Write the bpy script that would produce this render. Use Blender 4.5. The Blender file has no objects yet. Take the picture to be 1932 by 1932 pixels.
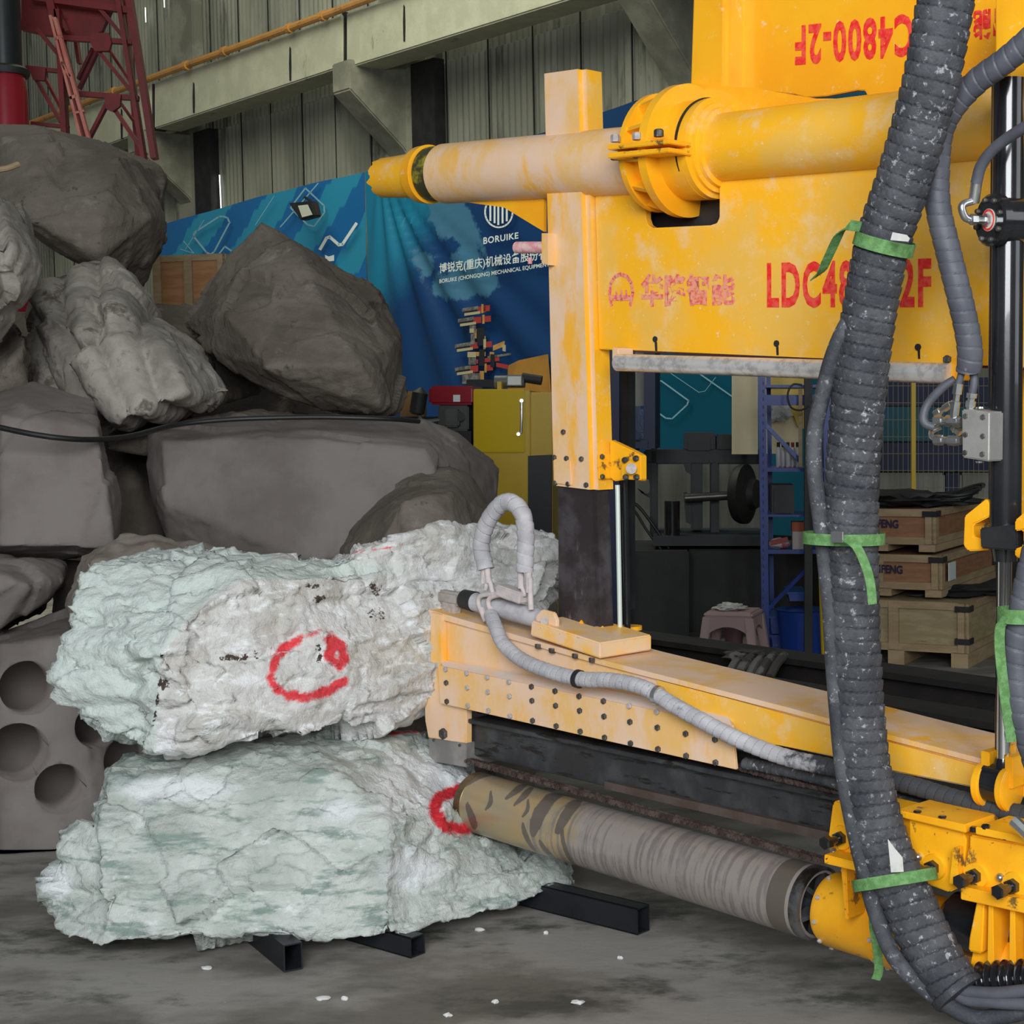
import bpy, bmesh, math, random
from mathutils import Vector, noise
random.seed(7)
SC = bpy.context.scene
COL = SC.collection
# ------------------------------------------------------------------ camera
FP = 3000.0; CX = CY = 966.0
CAM = Vector((0, 0, 1.5))
zc = Vector((-.02, 1, .0553)).normalized()
fw = Vector((0, 0, -1)); yc = (fw - fw.dot(zc) * zc).normalized(); xc = yc.cross(zc)
cam_d = bpy.data.cameras.new('camera'); cam = bpy.data.objects.new('camera', cam_d); COL.objects.link(cam)
from mathutils import Matrix
cam.matrix_world = Matrix.Translation(CAM) @ Matrix((xc, yc, zc)).to_4x4()
cam_d.sensor_width = 36; cam_d.lens = 36 * FP / 1932; cam_d.clip_end = 200; cam_d.clip_start = .05
SC.camera = cam
# ------------------------------------------------------------------ light and exposure
wd = bpy.data.worlds.new('world'); SC.world = wd; wd.use_nodes = True
bg = wd.node_tree.nodes['Background']; bg.inputs[0].default_value = (.86, .93, 1, 1); bg.inputs[1].default_value = .09
def area(name, loc, target, sx, sy, power, color):
    l = bpy.data.lights.new(name, 'AREA'); l.shape = 'RECTANGLE'; l.size = sx; l.size_y = sy; l.energy = power; l.color = color
    o = bpy.data.objects.new(name, l); COL.objects.link(o); o.location = loc
    o.rotation_euler = (Vector(target) - Vector(loc)).to_track_quat('-Z', 'Y').to_euler()
area('doorway_daylight', (-.4, -3.4, 3.6), (.8, 4.5, 1.1), 4.5, 3.2, 520, (.94, .97, 1))
area('side_doorway_daylight', (5.5, 1.0, 3.0), (.8, 4.4, 1.2), 3.0, 3.0, 45, (.95, .98, 1))
area('far_wall_fill', (-4, 14, 11), (-7, 21, 4), 8, 8, 860, (1, 1, .80))  # fill added to brighten the far wall; no roof is built
SC.view_settings.view_transform = 'Standard'; SC.view_settings.look = 'None'
SC.view_settings.exposure = .48; SC.view_settings.gamma = 1; SC.view_settings.use_curve_mapping = False
# ------------------------------------------------------------------ places
def ray(px, py):
    d = Vector(((px - CX) / FP, -(py - CY) / FP, -1)); return Vector((d.dot(xc), d.dot(yc), d.dot(zc)))
def proj(P):
    v = Vector(P) - CAM; c = v.x * xc + v.y * yc + v.z * zc
    return CX + FP * c.x / -c.z, CY - FP * c.y / -c.z
def at(px, py, Y): r = ray(px, py); return CAM + r * (Y / r.y)
def atz(px, py, z=0.): r = ray(px, py); return CAM + r * ((z - 1.5) / r.z)
class Fr:
    def __init__(s, O, u):
        s.O = Vector(O); s.u = Vector(u).normalized(); s.w = Vector((-s.u.y, s.u.x, 0)); s.z = Vector((0, 0, 1))
    def W(s, a, d, z): return Vector((s.O.x + a * s.u.x + d * s.w.x, s.O.y + a * s.u.y + d * s.w.y, z))
    def p(s, px, py, d=0.):
        r = ray(px, py); k = (d - s.w.dot(CAM - s.O)) / r.dot(s.w); return CAM + r * k
    def sd(s, P): v = Vector(P) - s.O; return v.dot(s.u), v.dot(s.w), P[2]
M = Fr(at(1060, 925, 4.8), (.678, -.735, 0))          # the drilling rig
WL = Fr(at(690, 322, 22.0), (.650, -.760, 0))         # the long wall
FC = Fr((0, 9.6, 0), (1, 0, 0))
# ------------------------------------------------------------------ materials
MATS = {}
def mat(name, c1, c2=None, sc=4., rough=.6, metal=0., bump=.15, bsc=25., dust=None, dust2=None, st=(1, 1, 1), lo=.4, hi=.62,
        attrs=(), spec=.5, r2=None, coat=0., bdist=.01, emit=None, det=8):
    m = bpy.data.materials.new(name); m.use_nodes = True; nt = m.node_tree; N = nt.nodes; L = nt.links
    b = N['Principled BSDF']; b.inputs['Roughness'].default_value = rough; b.inputs['Metallic'].default_value = metal
    b.inputs['Specular IOR Level'].default_value = spec; b.inputs['Coat Weight'].default_value = coat
    tc = N.new('ShaderNodeTexCoord'); mp = N.new('ShaderNodeMapping'); mp.inputs['Scale'].default_value = st
    L.new(tc.outputs['Object'], mp.inputs['Vector'])
    def nz(s, d=det, r=.6, vec=mp, dist=0.):
        n = N.new('ShaderNodeTexNoise'); n.inputs['Scale'].default_value = s; n.inputs['Detail'].default_value = d
        n.inputs['Roughness'].default_value = r; n.inputs['Distortion'].default_value = dist; L.new(vec.outputs[0], n.inputs['Vector']); return n.outputs['Fac']
    def ramp(o, a, c):
        r = N.new('ShaderNodeMapRange'); r.inputs['From Min'].default_value = a; r.inputs['From Max'].default_value = c
        r.interpolation_type = 'SMOOTHSTEP'; L.new(o, r.inputs['Value']); return r.outputs[0]
    def mix(f, a, c):
        x = N.new('ShaderNodeMix'); x.data_type = 'RGBA'; L.new(f, x.inputs[0])
        for k, v in ((6, a), (7, c)):
            if isinstance(v, tuple): x.inputs[k].default_value = (*v, 1)
            else: L.new(v, x.inputs[k])
        return x.outputs[2]
    def math_(op, a, c):
        x = N.new('ShaderNodeMath'); x.operation = op
        for k, v in ((0, a), (1, c)):
            if isinstance(v, (int, float)): x.inputs[k].default_value = v
            else: L.new(v, x.inputs[k])
        return x.outputs[0]
    col = mix(ramp(nz(sc), lo, hi), c1, c2) if c2 else c1
    for k, ds in enumerate((dust, dust2)):
        if ds:
            c, s, a, e = ds[:4]
            v = mp
            if len(ds) > 4:
                v = N.new('ShaderNodeMapping'); v.inputs['Scale'].default_value = ds[4]; v.inputs['Location'].default_value = (k * 3.1, 1.7, 0.4); L.new(tc.outputs['Object'], v.inputs['Vector'])
            col = mix(ramp(nz(s, 9, .68, v), a, e), col, c)
    for nm, c, a, e, ns, na in attrs:
        at_ = N.new('ShaderNodeAttribute'); at_.attribute_name = nm
        v = math_('ADD', at_.outputs['Fac'], math_('MULTIPLY', math_('SUBTRACT', nz(ns, 8, .7), .5), na))
        col = mix(ramp(v, a, e), col, c)
    if isinstance(col, tuple): b.inputs['Base Color'].default_value = (*col, 1)
    else: L.new(col, b.inputs['Base Color'])
    if r2 is not None:
        r = N.new('ShaderNodeMapRange'); r.inputs['From Min'].default_value = .35; r.inputs['From Max'].default_value = .65
        r.inputs['To Min'].default_value = rough; r.inputs['To Max'].default_value = r2; L.new(nz(sc * 2.3), r.inputs['Value']); L.new(r.outputs[0], b.inputs['Roughness'])
    if bump:
        bp = N.new('ShaderNodeBump'); bp.inputs['Strength'].default_value = bump; bp.inputs['Distance'].default_value = bdist
        L.new(nz(bsc, 10, .65), bp.inputs['Height']); L.new(bp.outputs[0], b.inputs['Normal'])
    if emit: b.inputs['Emission Color'].default_value = (*emit[0], 1); b.inputs['Emission Strength'].default_value = emit[1]
    MATS[name] = m; return m
YEL = (1.0, .49, .014); YEL2 = (.95, .41, .01); DUST = (.80, .56, .36); PINK = (.82, .58, .41)
yellow = mat('yellow_paint', YEL, YEL2, 3, .32, dust=((.90, .66, .34), 22, .60, .72), bump=.05, coat=.2)
yellow_mid = mat('yellow_paint_speckled', YEL, (.88, .50, .08), 5, .38, dust=((.88, .58, .25), 9, .50, .72), dust2=((.90, .72, .5), 45, .62, .72), bump=.08)
yellow_dusty = mat('yellow_paint_under_pale_dust', (.84, .50, .16), PINK, 3.5, .62, dust=(PINK, 10, .42, .64, (1, 1, .45)), dust2=((.93, .46, .04), 6, .55, .66, (1, 1, .3)), bump=.1)
yellow_worn = mat('yellow_paint_oily', YEL, YEL2, 6, .35, dust=((.20, .11, .03), 16, .59, .66), dust2=((.06, .04, .03), 40, .66, .70), bump=.1)
yellow_half = mat('yellow_paint_half_dusted', YEL, (.86, .60, .34), 5, .5, dust=(PINK, 11, .50, .62), dust2=((.15, .08, .03), 20, .66, .70), bump=.12)
yellow_far = mat('yellow_cabinet_paint', (.62, .42, .012), (.58, .38, .01), 3, .35, bump=.03)
dust_grey = mat('grey_dusted_rubber', (.40, .39, .41), (.52, .51, .53), 14, .8, dust=((.22, .22, .24), 24, .62, .70), bump=.25, bsc=60, attrs=(('dirt', (.045, .05, .058), .45, .60, 22, .8),))
dust_pink = mat('pale_dusted_fitting', (.62, .54, .52), (.5, .46, .45), 30, .7, bump=.1)
rubber = mat('dark_rubber', (.05, .054, .062), (.09, .095, .105), 12, .62, dust=((.38, .39, .41), 55, .57, .66), dust2=((.040, .044, .052), 5, .50, .60), bump=.4, bsc=90, spec=.35)
rubber_clean = mat('dark_rubber_clean', (.055, .06, .07), (.075, .08, .09), 12, .6, dust=((.3, .31, .33), 45, .70, .74), bump=.35, bsc=90, spec=.35)
rubber_soft = mat('slate_hose_wrap', (.075, .08, .10), (.10, .105, .125), 10, .55, dust=((.2, .2, .22), 40, .66, .72), bump=.15)
black = mat('black_gloss_paint', (.010, .011, .013), (.018, .018, .02), 5, .18, bump=.02, coat=.5)
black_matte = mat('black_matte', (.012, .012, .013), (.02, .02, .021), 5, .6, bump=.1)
cable_black = mat('black_cable', (.012, .012, .012), None, 5, .5, bump=0)
chrome = mat('chrome', (.75, .76, .76), None, 5, .12, 1., bump=0)
chrome_dusty = mat('chrome_flecked_with_dust', (.74, .73, .70), (.5, .48, .47), 28, .25, .45, dust=((.75, .70, .66), 60, .50, .60, (1, 1, 1)), bump=.1, bsc=90)
zinc = mat('zinc_plated_fitting', (.62, .64, .64), (.5, .52, .53), 18, .28, .9, bump=.03)
alu = mat('brushed_aluminium', (.50, .49, .46), (.58, .57, .54), 12, .42, .65, bump=.05)
bolt_dark = mat('dark_bolt', (.07, .065, .06), (.14, .13, .12), 60, .5, .5, bump=.2, bsc=150)
bolt_light = mat('dusty_bolt', (.52, .46, .43), (.38, .35, .33), 70, .7, .1, bump=.2, bsc=150)
steel_dark = mat('dark_rail_steel', (.055, .055, .058), (.10, .105, .11), 5, .38, .55, dust=((.03, .028, .026), 6, .55, .62, (1, 1, 6)), bump=.06, r2=.6)
steel_rusty = mat('dark_steel_scraped', (.045, .035, .036), (.10, .09, .10), 7, .45, .4, dust=((.22, .075, .04), 7, .63, .72), dust2=((.30, .29, .31), 9, .57, .68, (1, 1, .3)), bump=.15)
chain_m = mat('oily_chain', (.08, .055, .048), (.16, .12, .105), 30, .45, .5, bump=.2, bsc=100)
barrel_m = mat('worn_core_barrel', (.47, .34, .18), (.40, .34, .23), 7, .30, .40, bump=.08, bsc=40, attrs=(('grey', (.40, .35, .32), .4, .6, 9, .8), ('ringm', (.27, .235, .22), .42, .75, 40, .5), ('band', (.17, .145, .12), .5, .58, 9, .8)))
webbing = mat('green_webbing', (.10, .24, .07), (.16, .34, .12), 60, .7, bump=.4, bsc=200)
tagwhite = mat('white_tag', (.75, .75, .70), (.62, .62, .58), 30, .6, bump=.05)
redpaint = mat('red_spray_paint', (.82, .02, .02), (.86, .10, .06), 60, .5, bump=.05)
redfaint = mat('faded_red_spray_paint', (.80, .12, .13), (.86, .34, .22), 70, .6, lo=.4, hi=.55, bump=.05)
redtower = mat('red_oxide_paint', (.20, .009, .010), (.15, .009, .009), 6, .5, bump=.05)
redpale = mat('pale_salmon_paint', (.62, .22, .16), (.55, .15, .11), 6, .5, bump=.05)  # pale salmon, the ladder's own colour
redtank = mat('red_enamel', (.30, .012, .022), None, 5, .25, bump=0, coat=.4)
wood_a = mat('plywood_reddish', (.30, .14, .07), (.36, .18, .09), 6, .7, st=(1, 1, 6), bump=.1)
wood_b = mat('pale_batten_wood', (.36, .26, .14), (.44, .33, .19), 5, .7, st=(1, 1, 4), bump=.1)
wood_c = mat('yellowish_plywood', (.34, .27, .14), (.42, .34, .19), 5, .7, st=(1, 1, 4), dust=((.22, .16, .08), 7, .62, .68), bump=.1)
wood_d = mat('orange_plywood', (.42, .20, .08), (.50, .27, .12), 4, .7, st=(1, 1, 7), lo=.35, hi=.6, bump=.1)
conc = mat('painted_concrete', (.42, .425, .32), (.48, .485, .37), 3, .85, dust=((.20, .19, .15), 2.2, .60, .72, (1, 1, .35)), dust2=((.16, .15, .12), 9, .66, .72), bump=.3, bdist=.02, bsc=8)
conc_dark = mat('shaded_grimy_concrete', (.17, .17, .135), (.26, .26, .21), 1.6, .9, dust=((.08, .08, .07), 1.5, .52, .66, (1, 1, .3)), bump=.3, bdist=.02, bsc=8)  # dark tone also carries the columns' shade, painted into the colour
sheet_m = mat('weathered_corrugated_sheet', (.17, .175, .145), (.27, .275, .225), 1.1, .8, st=(1, 1, .25), dust=((.075, .075, .065), 1.7, .54, .66, (1, 1, .18)), dust2=((.34, .34, .28), 2.6, .62, .72, (1, 1, .12)), bump=.15)
orange_pipe = mat('orange_conduit_paint', (.50, .24, .06), (.40, .20, .06), 3, .6, dust=((.22, .13, .06), 5, .58, .66), bump=.1)
skyglow = mat('daylight_beyond_gap', (1, 1, 1), None, emit=((.95, 1, .98), 1.6), bump=0)
blue_rack = mat('blue_rack_paint', (.006, .035, .22), (.008, .045, .28), 4, .35, bump=.03)
navy = mat('navy_paint', (.006, .012, .06), None, 4, .5, bump=0)
teal_m = mat('teal_print', (.0, .09, .12), (.0, .10, .17), 2, .55, bump=0)
dkgrey = mat('dark_grey_machine_paint', (.018, .021, .022), (.026, .03, .03), 3, .55, bump=.05)
pale_panel = mat('pale_grey_panel', (.22, .22, .19), (.30, .30, .26), 2, .7, st=(6, 1, .5), bump=.05)
board_m = mat('beige_board', (.78, .68, .42), (.84, .74, .48), 1.5, .8, bump=.1)
stool_m = mat('dusty_pink_plastic', (.36, .25, .24), (.40, .29, .28), 4, .5, bump=.05)
rag_m = mat('white_rag', (.62, .62, .58), (.45, .45, .42), 14, .9, bump=.4)
rag_g = mat('grey_striped_cloth', (.20, .19, .175), (.07, .065, .06), 7, .9, lo=.45, hi=.52, bump=.4)
canwhite = mat('spray_can_white', (.5, .5, .5), (.45, .1, .1), 9, .4, lo=.55, hi=.6, bump=0)
whiteprint = mat('white_print', (.72, .78, .78), None, 5, .6, bump=0)
lightprint = mat('pale_blue_print', (.22, .42, .52), None, 5, .6, bump=0)
rock_m = mat('dusty_brown_grey_rock', (.115, .095, .074), (.185, .158, .128), 2.2, .92, dust=((.27, .24, .205), 5, .58, .74), dust2=((.075, .062, .05), 9, .60, .70), bump=.6, bdist=.03, bsc=9)
rock_sawn = mat('sawn_grey_rock', (.145, .124, .110), (.21, .185, .168), 1.6, .88, dust=((.27, .25, .225), 4, .64, .76), dust2=((.13, .115, .10), 7, .66, .74), bump=.18, bdist=.015, bsc=10)
rock_pale = mat('pale_quarry_rock', (.22, .20, .17), (.40, .37, .32), 3, .9, dust=((.14, .12, .095), 6, .54, .66), bump=.5, bdist=.02, bsc=10)
white_a = mat('white_marble', (.56, .545, .50), (.70, .70, .68), 5, .75, lo=.38, hi=.58, dust=((.86, .88, .88), 9, .50, .64, (1, 1, 2.4)), dust2=((.42, .40, .35), 5, .60, .72, (1, 1, 3)), bump=.8, bdist=.03, bsc=14,
              attrs=(('zone', (.63, .70, .655), .35, .65, 9, .35), ('red', (.78, .055, .07), .42, .80, 26, 1.5), ('stain', (.06, .04, .028), .56, .62, 38, 1.5)))
white_b = mat('greenish_white_marble', (.43, .475, .435), (.60, .64, .60), 5, .75, lo=.36, hi=.60, dust=((.25, .325, .29), 5.5, .50, .64, (1, 1, 4.6)), dust2=((.76, .79, .77), 8, .60, .70, (1, 1, 2)), bump=.8, bdist=.03, bsc=14,
              attrs=(('zone', (.74, .77, .77), .35, .75, 9, .5), ('red', (.70, .02, .035), .40, .75, 26, 1.2), ('stain', (.05, .035, .025), .56, .62, 38, 1.3)))
floor_m = mat('stained_concrete_floor', (.15, .138, .118), (.30, .285, .258), 1.7, .5, st=(1, 1.6, 1), dust=((.075, .075, .06), 2.4, .50, .66), lo=.40, hi=.60, dust2=((.62, .62, .58), 30, .70, .715), bump=.2, bdist=.01, bsc=12, r2=.75)
# ------------------------------------------------------------------ mesh builder
class MB:
    def __init__(s): s.v = []; s.f = []
    def add(s, vs, fs):
        o = len(s.v); s.v += [Vector(v) for v in vs]; s.f += [tuple(i + o for i in f) for f in fs]; return s
    def poly(s, a, b):                      # two matching outlines
        n = len(a); s.add(list(a) + list(b), [tuple(range(n))[::-1], tuple(range(n, 2 * n))] + [(i, (i + 1) % n, n + (i + 1) % n, n + i) for i in range(n)]); return s
    def px(s, F, pts, d0, d1):              # outline seen on plane d0 of a frame, given real thickness
        a = [F.p(x, y, d0) for x, y in pts]; b = [p + F.w * (d1 - d0) for p in a]; return s.poly(a, b)
    def zpx(s, pts, z1, z0):
        a = [atz(x, y, z1) for x, y in pts]; b = [Vector((p.x, p.y, z0)) for p in a]; return s.poly(b, a)
    def box(s, F, a0, a1, d0, d1, z0, z1):
        return s.poly([F.W(a0, d0, z0), F.W(a1, d0, z0), F.W(a1, d1, z0), F.W(a0, d1, z0)], [F.W(a0, d0, z1), F.W(a1, d0, z1), F.W(a1, d1, z1), F.W(a0, d1, z1)])
    def lathe(s, p0, ax, prof, n=32, caps=True):
        p0 = Vector(p0); ax = Vector(ax).normalized(); t = Vector((0, 0, 1)) if abs(ax.z) < .9 else Vector((1, 0, 0)); e1 = ax.cross(t).normalized(); e2 = ax.cross(e1)
        vs = []; fs = []
        for h, r in prof:
            for k in range(n):
                a = 2 * math.pi * (k + .5) / n; vs.append(p0 + ax * h + (e1 * math.cos(a) + e2 * math.sin(a)) * r)
        for j in range(len(prof) - 1):
            for k in range(n): fs.append((j * n + k, j * n + (k + 1) % n, (j + 1) * n + (k + 1) % n, (j + 1) * n + k))
        if caps: fs += [tuple(range(n))[::-1], tuple(range((len(prof) - 1) * n, len(prof) * n))]
        return s.add(vs, fs)
    def cyl(s, p0, p1, r, r1=None, n=24):
        p0 = Vector(p0); p1 = Vector(p1); return s.lathe(p0, p1 - p0, [(0, r), ((p1 - p0).length, r if r1 is None else r1)], n)
    def beam(s, p0, p1, w, t, up=(0, 0, 1)):
        p0 = Vector(p0); p1 = Vector(p1); d = (p1 - p0).normalized(); a = d.cross(Vector(up)).normalized() * w / 2; b = d.cross(a).normalized() * t / 2
        return s.poly([p0 + a + b, p0 - a + b, p0 - a - b, p0 + a - b], [p1 + a + b, p1 - a + b, p1 - a - b, p1 + a - b])
    def tube(s, pts, r, n=12, closed=False, fr=None, step=None):
        P = spline(pts, step or r * .8); T = frames(P); vs = []; fs = []; Lc = 0
        for i, (p, (t, e1, e2)) in enumerate(zip(P, T)):
            if i: Lc += (p - P[i - 1]).length
            for k in range(n):
                a = 2 * math.pi * k / n; rr = fr(Lc, a) if fr else r
                vs.append(p + (e1 * math.cos(a) + e2 * math.sin(a)) * rr)
        for j in range(len(P) - 1):
            for k in range(n): fs.append((j * n + k, j * n + (k + 1) % n, (j + 1) * n + (k + 1) % n, (j + 1) * n + k))
        fs += [tuple(range(n))[::-1], tuple(range((len(P) - 1) * n, len(P) * n))]
        return s.add(vs, fs)
    def ribbon(s, pts, wd, th, width_dir):
        P = spline(pts, .012); wv = Vector(width_dir).normalized(); vs = []; fs = []
        for i, p in enumerate(P):
            t = (P[min(i + 1, len(P) - 1)] - P[max(i - 1, 0)]).normalized(); n = t.cross(wv).normalized(); w = wv - t * wv.dot(t); w.normalize()
            for a, b in ((-1, -1), (1, -1), (1, 1), (-1, 1)): vs.append(p + w * a * wd / 2 + n * b * th / 2)
        for j in range(len(P) - 1):
            for k in range(4): fs.append((j * 4 + k, j * 4 + (k + 1) % 4, (j + 1) * 4 + (k + 1) % 4, (j + 1) * 4 + k))
        fs += [(3, 2, 1, 0), tuple(range(len(P) * 4 - 4, len(P) * 4))]; return s.add(vs, fs)
    def blob(s, c, r, seed=0, k=.35, n=3):
        bm = bmesh.new(); bmesh.ops.create_icosphere(bm, subdivisions=n, radius=1)
        vs = []
        for v in bm.verts:
            q = v.co; f = 1 + k * noise.fractal(q * 2.2 + Vector((seed, 0, 0)), .8, 2.2, 4); vs.append(Vector(c) + Vector((q.x * r[0], q.y * r[1], q.z * r[2])) * f)
        fs = [tuple(v.index for v in f.verts) for f in bm.faces]; bm.free(); return s.add(vs, fs)
def spline(pts, step):
    P = [Vector(p) for p in pts]
    if len(P) == 2: Q = [P[0], P[0].lerp(P[1], .5), P[1]]
    else: Q = P
    out = []; E = [Q[0] * 2 - Q[1]] + Q + [Q[-1] * 2 - Q[-2]]
    for i in range(1, len(E) - 2):
        a, b, c, d = E[i - 1:i + 3]; n = max(1, int((c - b).length / step))
        for k in range(n):
            t = k / n; out.append(.5 * ((2 * b) + (c - a) * t + (2 * a - 5 * b + 4 * c - d) * t * t + (3 * b - a - 3 * c + d) * t ** 3))
    out.append(Q[-1]); return out
def frames(P):
    out = []; e1 = None
    for i in range(len(P)):
        t = (P[min(i + 1, len(P) - 1)] - P[max(i - 1, 0)]).normalized()
        if e1 is None: e1 = t.cross(Vector((.3, .9, .2))).normalized()
        e1 = (e1 - t * e1.dot(t)).normalized(); out.append((t, e1, t.cross(e1)))
    return out
LOC = {}
def build(name, mb, m, parent=None, label=None, cat=None, group=None, kind=None, bevel=0., smooth=35, loc=None, segs=2, bz=False):
    if parent is not None: base = LOC[parent.name]
    elif loc is not None: base = Vector(loc)
    else:
        xs = [v.x for v in mb.v]; ys = [v.y for v in mb.v]; base = Vector(((min(xs) + max(xs)) / 2, (min(ys) + max(ys)) / 2, min(v.z for v in mb.v)))
    me = bpy.data.meshes.new(name); me.from_pydata([v - base for v in mb.v], [], mb.f)
    bm = bmesh.new(); bm.from_mesh(me); bmesh.ops.recalc_face_normals(bm, faces=bm.faces)
    if bevel:
        es = [e for e in bm.edges if len(e.link_faces) == 2 and e.calc_face_angle(0) > .5 and (not bz or abs((e.verts[0].co - e.verts[1].co).normalized().z) > .7)]
        bmesh.ops.bevel(bm, geom=es, offset=bevel, segments=segs, affect='EDGES', clamp_overlap=True)
    for f in bm.faces: f.smooth = True
    bm.to_mesh(me); bm.free()
    if smooth: me.set_sharp_from_angle(angle=math.radians(smooth))
    me.materials.append(m)
    o = bpy.data.objects.new(name, me); COL.objects.link(o)
    if parent is not None: o.parent = parent
    else: o.location = base
    LOC[o.name] = base
    tag(o, label, cat, group, kind); return o
def tag(o, label=None, cat=None, group=None, kind=None):
    for k, v in (('label', label), ('category', cat), ('group', group), ('kind', kind)):
        if v: o[k] = v
def thing(name, loc, label, cat, group=None):
    o = bpy.data.objects.new(name, None); COL.objects.link(o); o.location = loc; o.empty_display_size = .1; LOC[o.name] = Vector(loc); tag(o, label, cat, group); return o
def text(name, body, F, quad, d, m, parent, bold=0., label=None, flip=False, space=1.0):
    """quad: pixel corners (bottom-left, bottom-right, top-right, top-left) of the word on plane d"""
    c = bpy.data.curves.new('t', 'FONT'); c.body = body; c.offset = bold; c.space_character = space; c.resolution_u = 3
    o = bpy.data.objects.new('t', c); COL.objects.link(o); bpy.context.view_layer.update()
    me = bpy.data.meshes.new_from_object(o); bpy.data.objects.remove(o)
    xs = [v.co.x for v in me.vertices]; ys = [v.co.y for v in me.vertices]; x0, x1, y0, y1 = min(xs), max(xs), min(ys), max(ys)
    Q = [F.p(x, y, d) if callable(getattr(F, 'p', None)) else F(x, y) for x, y in quad]; mb = MB(); vs = []
    for v in me.vertices:
        a = (v.co.x - x0) / (x1 - x0); b = (v.co.y - y0) / (y1 - y0)
        vs.append(Q[0].lerp(Q[1], a).lerp(Q[3].lerp(Q[2], a), b))
    fs = [tuple(p.vertices) for p in me.polygons]
    base = LOC[parent.name]; me2 = bpy.data.meshes.new(name); me2.from_pydata([v - base for v in vs], [], fs); me2.materials.append(m)
    ob = bpy.data.objects.new(name, me2); COL.objects.link(ob); ob.parent = parent; LOC[ob.name] = base
    if label: ob['label'] = label
    return ob
def hexbolt(c, ax, r, h, washer=False):
    b = MB(); ax = Vector(ax).normalized()
    if washer: b.lathe(Vector(c), ax, [(0, r * 1.35), (h * .25, r * 1.35)], 16)
    b.lathe(Vector(c), ax, [(0, r), (h * .8, r), (h, r * .8)], 6); return b
# ------------------------------------------------------------------ the setting
def struct(name, mb, m, label=None, bevel=0., smooth=35): return build(name, mb, m, None, label, None, None, 'structure', bevel, smooth)
b = MB(); b.add([(-30, -12, 0), (16, -12, 0), (16, 40, 0), (-30, 40, 0), (-30, -12, -.2), (16, -12, -.2), (16, 40, -.2), (-30, 40, -.2)], [(0, 1, 2, 3), (7, 6, 5, 4), (0, 4, 5, 1), (1, 5, 6, 2), (2, 6, 7, 3), (3, 7, 4, 0)])
struct('floor', b, floor_m, 'stained grey concrete workshop floor with white chips')
# corrugated wall
b = MB(); vs = []; fs = []; a0, a1 = -22., 26.; n = int((a1 - a0) / .03)
zs = [0, 3.2, 6.5, 6.52, 9.6, 14]
for i in range(n + 1):
    a = a0 + (a1 - a0) * i / n
    for j, z in enumerate(zs):
        pan = int(math.floor(a / .9)); d = 1.0 + .022 * math.sin(a * 2 * math.pi / .12) + .02 * math.sin(pan * 12.9) + (.05 if j > 2 else 0) + .03 * noise.noise(Vector((a * .5, z * .4, 0)))
        vs.append(WL.W(a, d, z))
m_ = len(zs)
for i in range(n):
    for j in range(m_ - 1): fs.append((i * m_ + j, (i + 1) * m_ + j, (i + 1) * m_ + j + 1, i * m_ + j + 1))
b.add(vs, fs); struct('wall_back', b, sheet_m, 'weathered grey corrugated sheet wall', smooth=60)
k = 0
for x0, y0, x1, y1, w in ((803, 160, 803, 272, 1.8), (414, 330, 417, 394, 1.8), (372, 242, 376, 300, .8), (274, 14, 275, 42, 1.5), (309, -20, 310, 14, 1.5)):
    k += 1; b = MB(); b.px(WL, [(x0 - w / 2, y0), (x0 + w / 2, y0), (x1 + w / 2, y1), (x1 - w / 2, y1)], .930, .933)
    struct('window_%d' % k, b, skyglow, 'narrow gap between wall sheets with daylight behind')
# seams between sheets and bolt marks
b = MB()
for i in range(60):
    a = -21.9 + i * .9
    p = WL.W(a, .95, 0); b.poly([WL.W(a, .955, 0), WL.W(a + .016, .955, 0), WL.W(a + .016, .97, 0), WL.W(a, .97, 0)], [WL.W(a, .955, 12), WL.W(a + .016, .955, 12), WL.W(a + .016, .97, 12), WL.W(a, .97, 12)])
struct('trim_1', b, black_matte, 'dark seams between the wall sheets')
# crane girder
k = 2
for pts in ([(-60, 278), (284, 158), (284, 243), (-60, 372)], [(291, 155), (645, 27), (645, 126), (291, 243)], [(653, 23), (1330, -175), (1330, -80), (653, 129)]):
    b = MB().px(WL, pts, 0, .5); o = struct('trim_%d' % k, b, conc, 'pale concrete crane girder', bevel=.02); k += 1
b = MB()
for x, y0, y1 in ((365, 155, 213), (547, 88, 152), (762, 9, 78), (229, 205, 262)): b.px(WL, [(x - 1, y0), (x + 1.2, y0 + 3), (x + 2, y0 + (y1 - y0) * .6), (x + 1.6, y1), (x - 1, y1), (x - 1.8, y0 + (y1 - y0) * .5)], -.01, .02)
for x in (287, 648): b.px(WL, [(x - 3, 160 if x < 400 else 24), (x + 3, 158 if x < 400 else 22), (x + 4, 240 if x < 400 else 126), (x - 3, 246 if x < 400 else 132)], .03, .3)
struct('trim_%d' % k, b, black_matte, 'dark expansion joints of the crane girder'); k += 1
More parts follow.
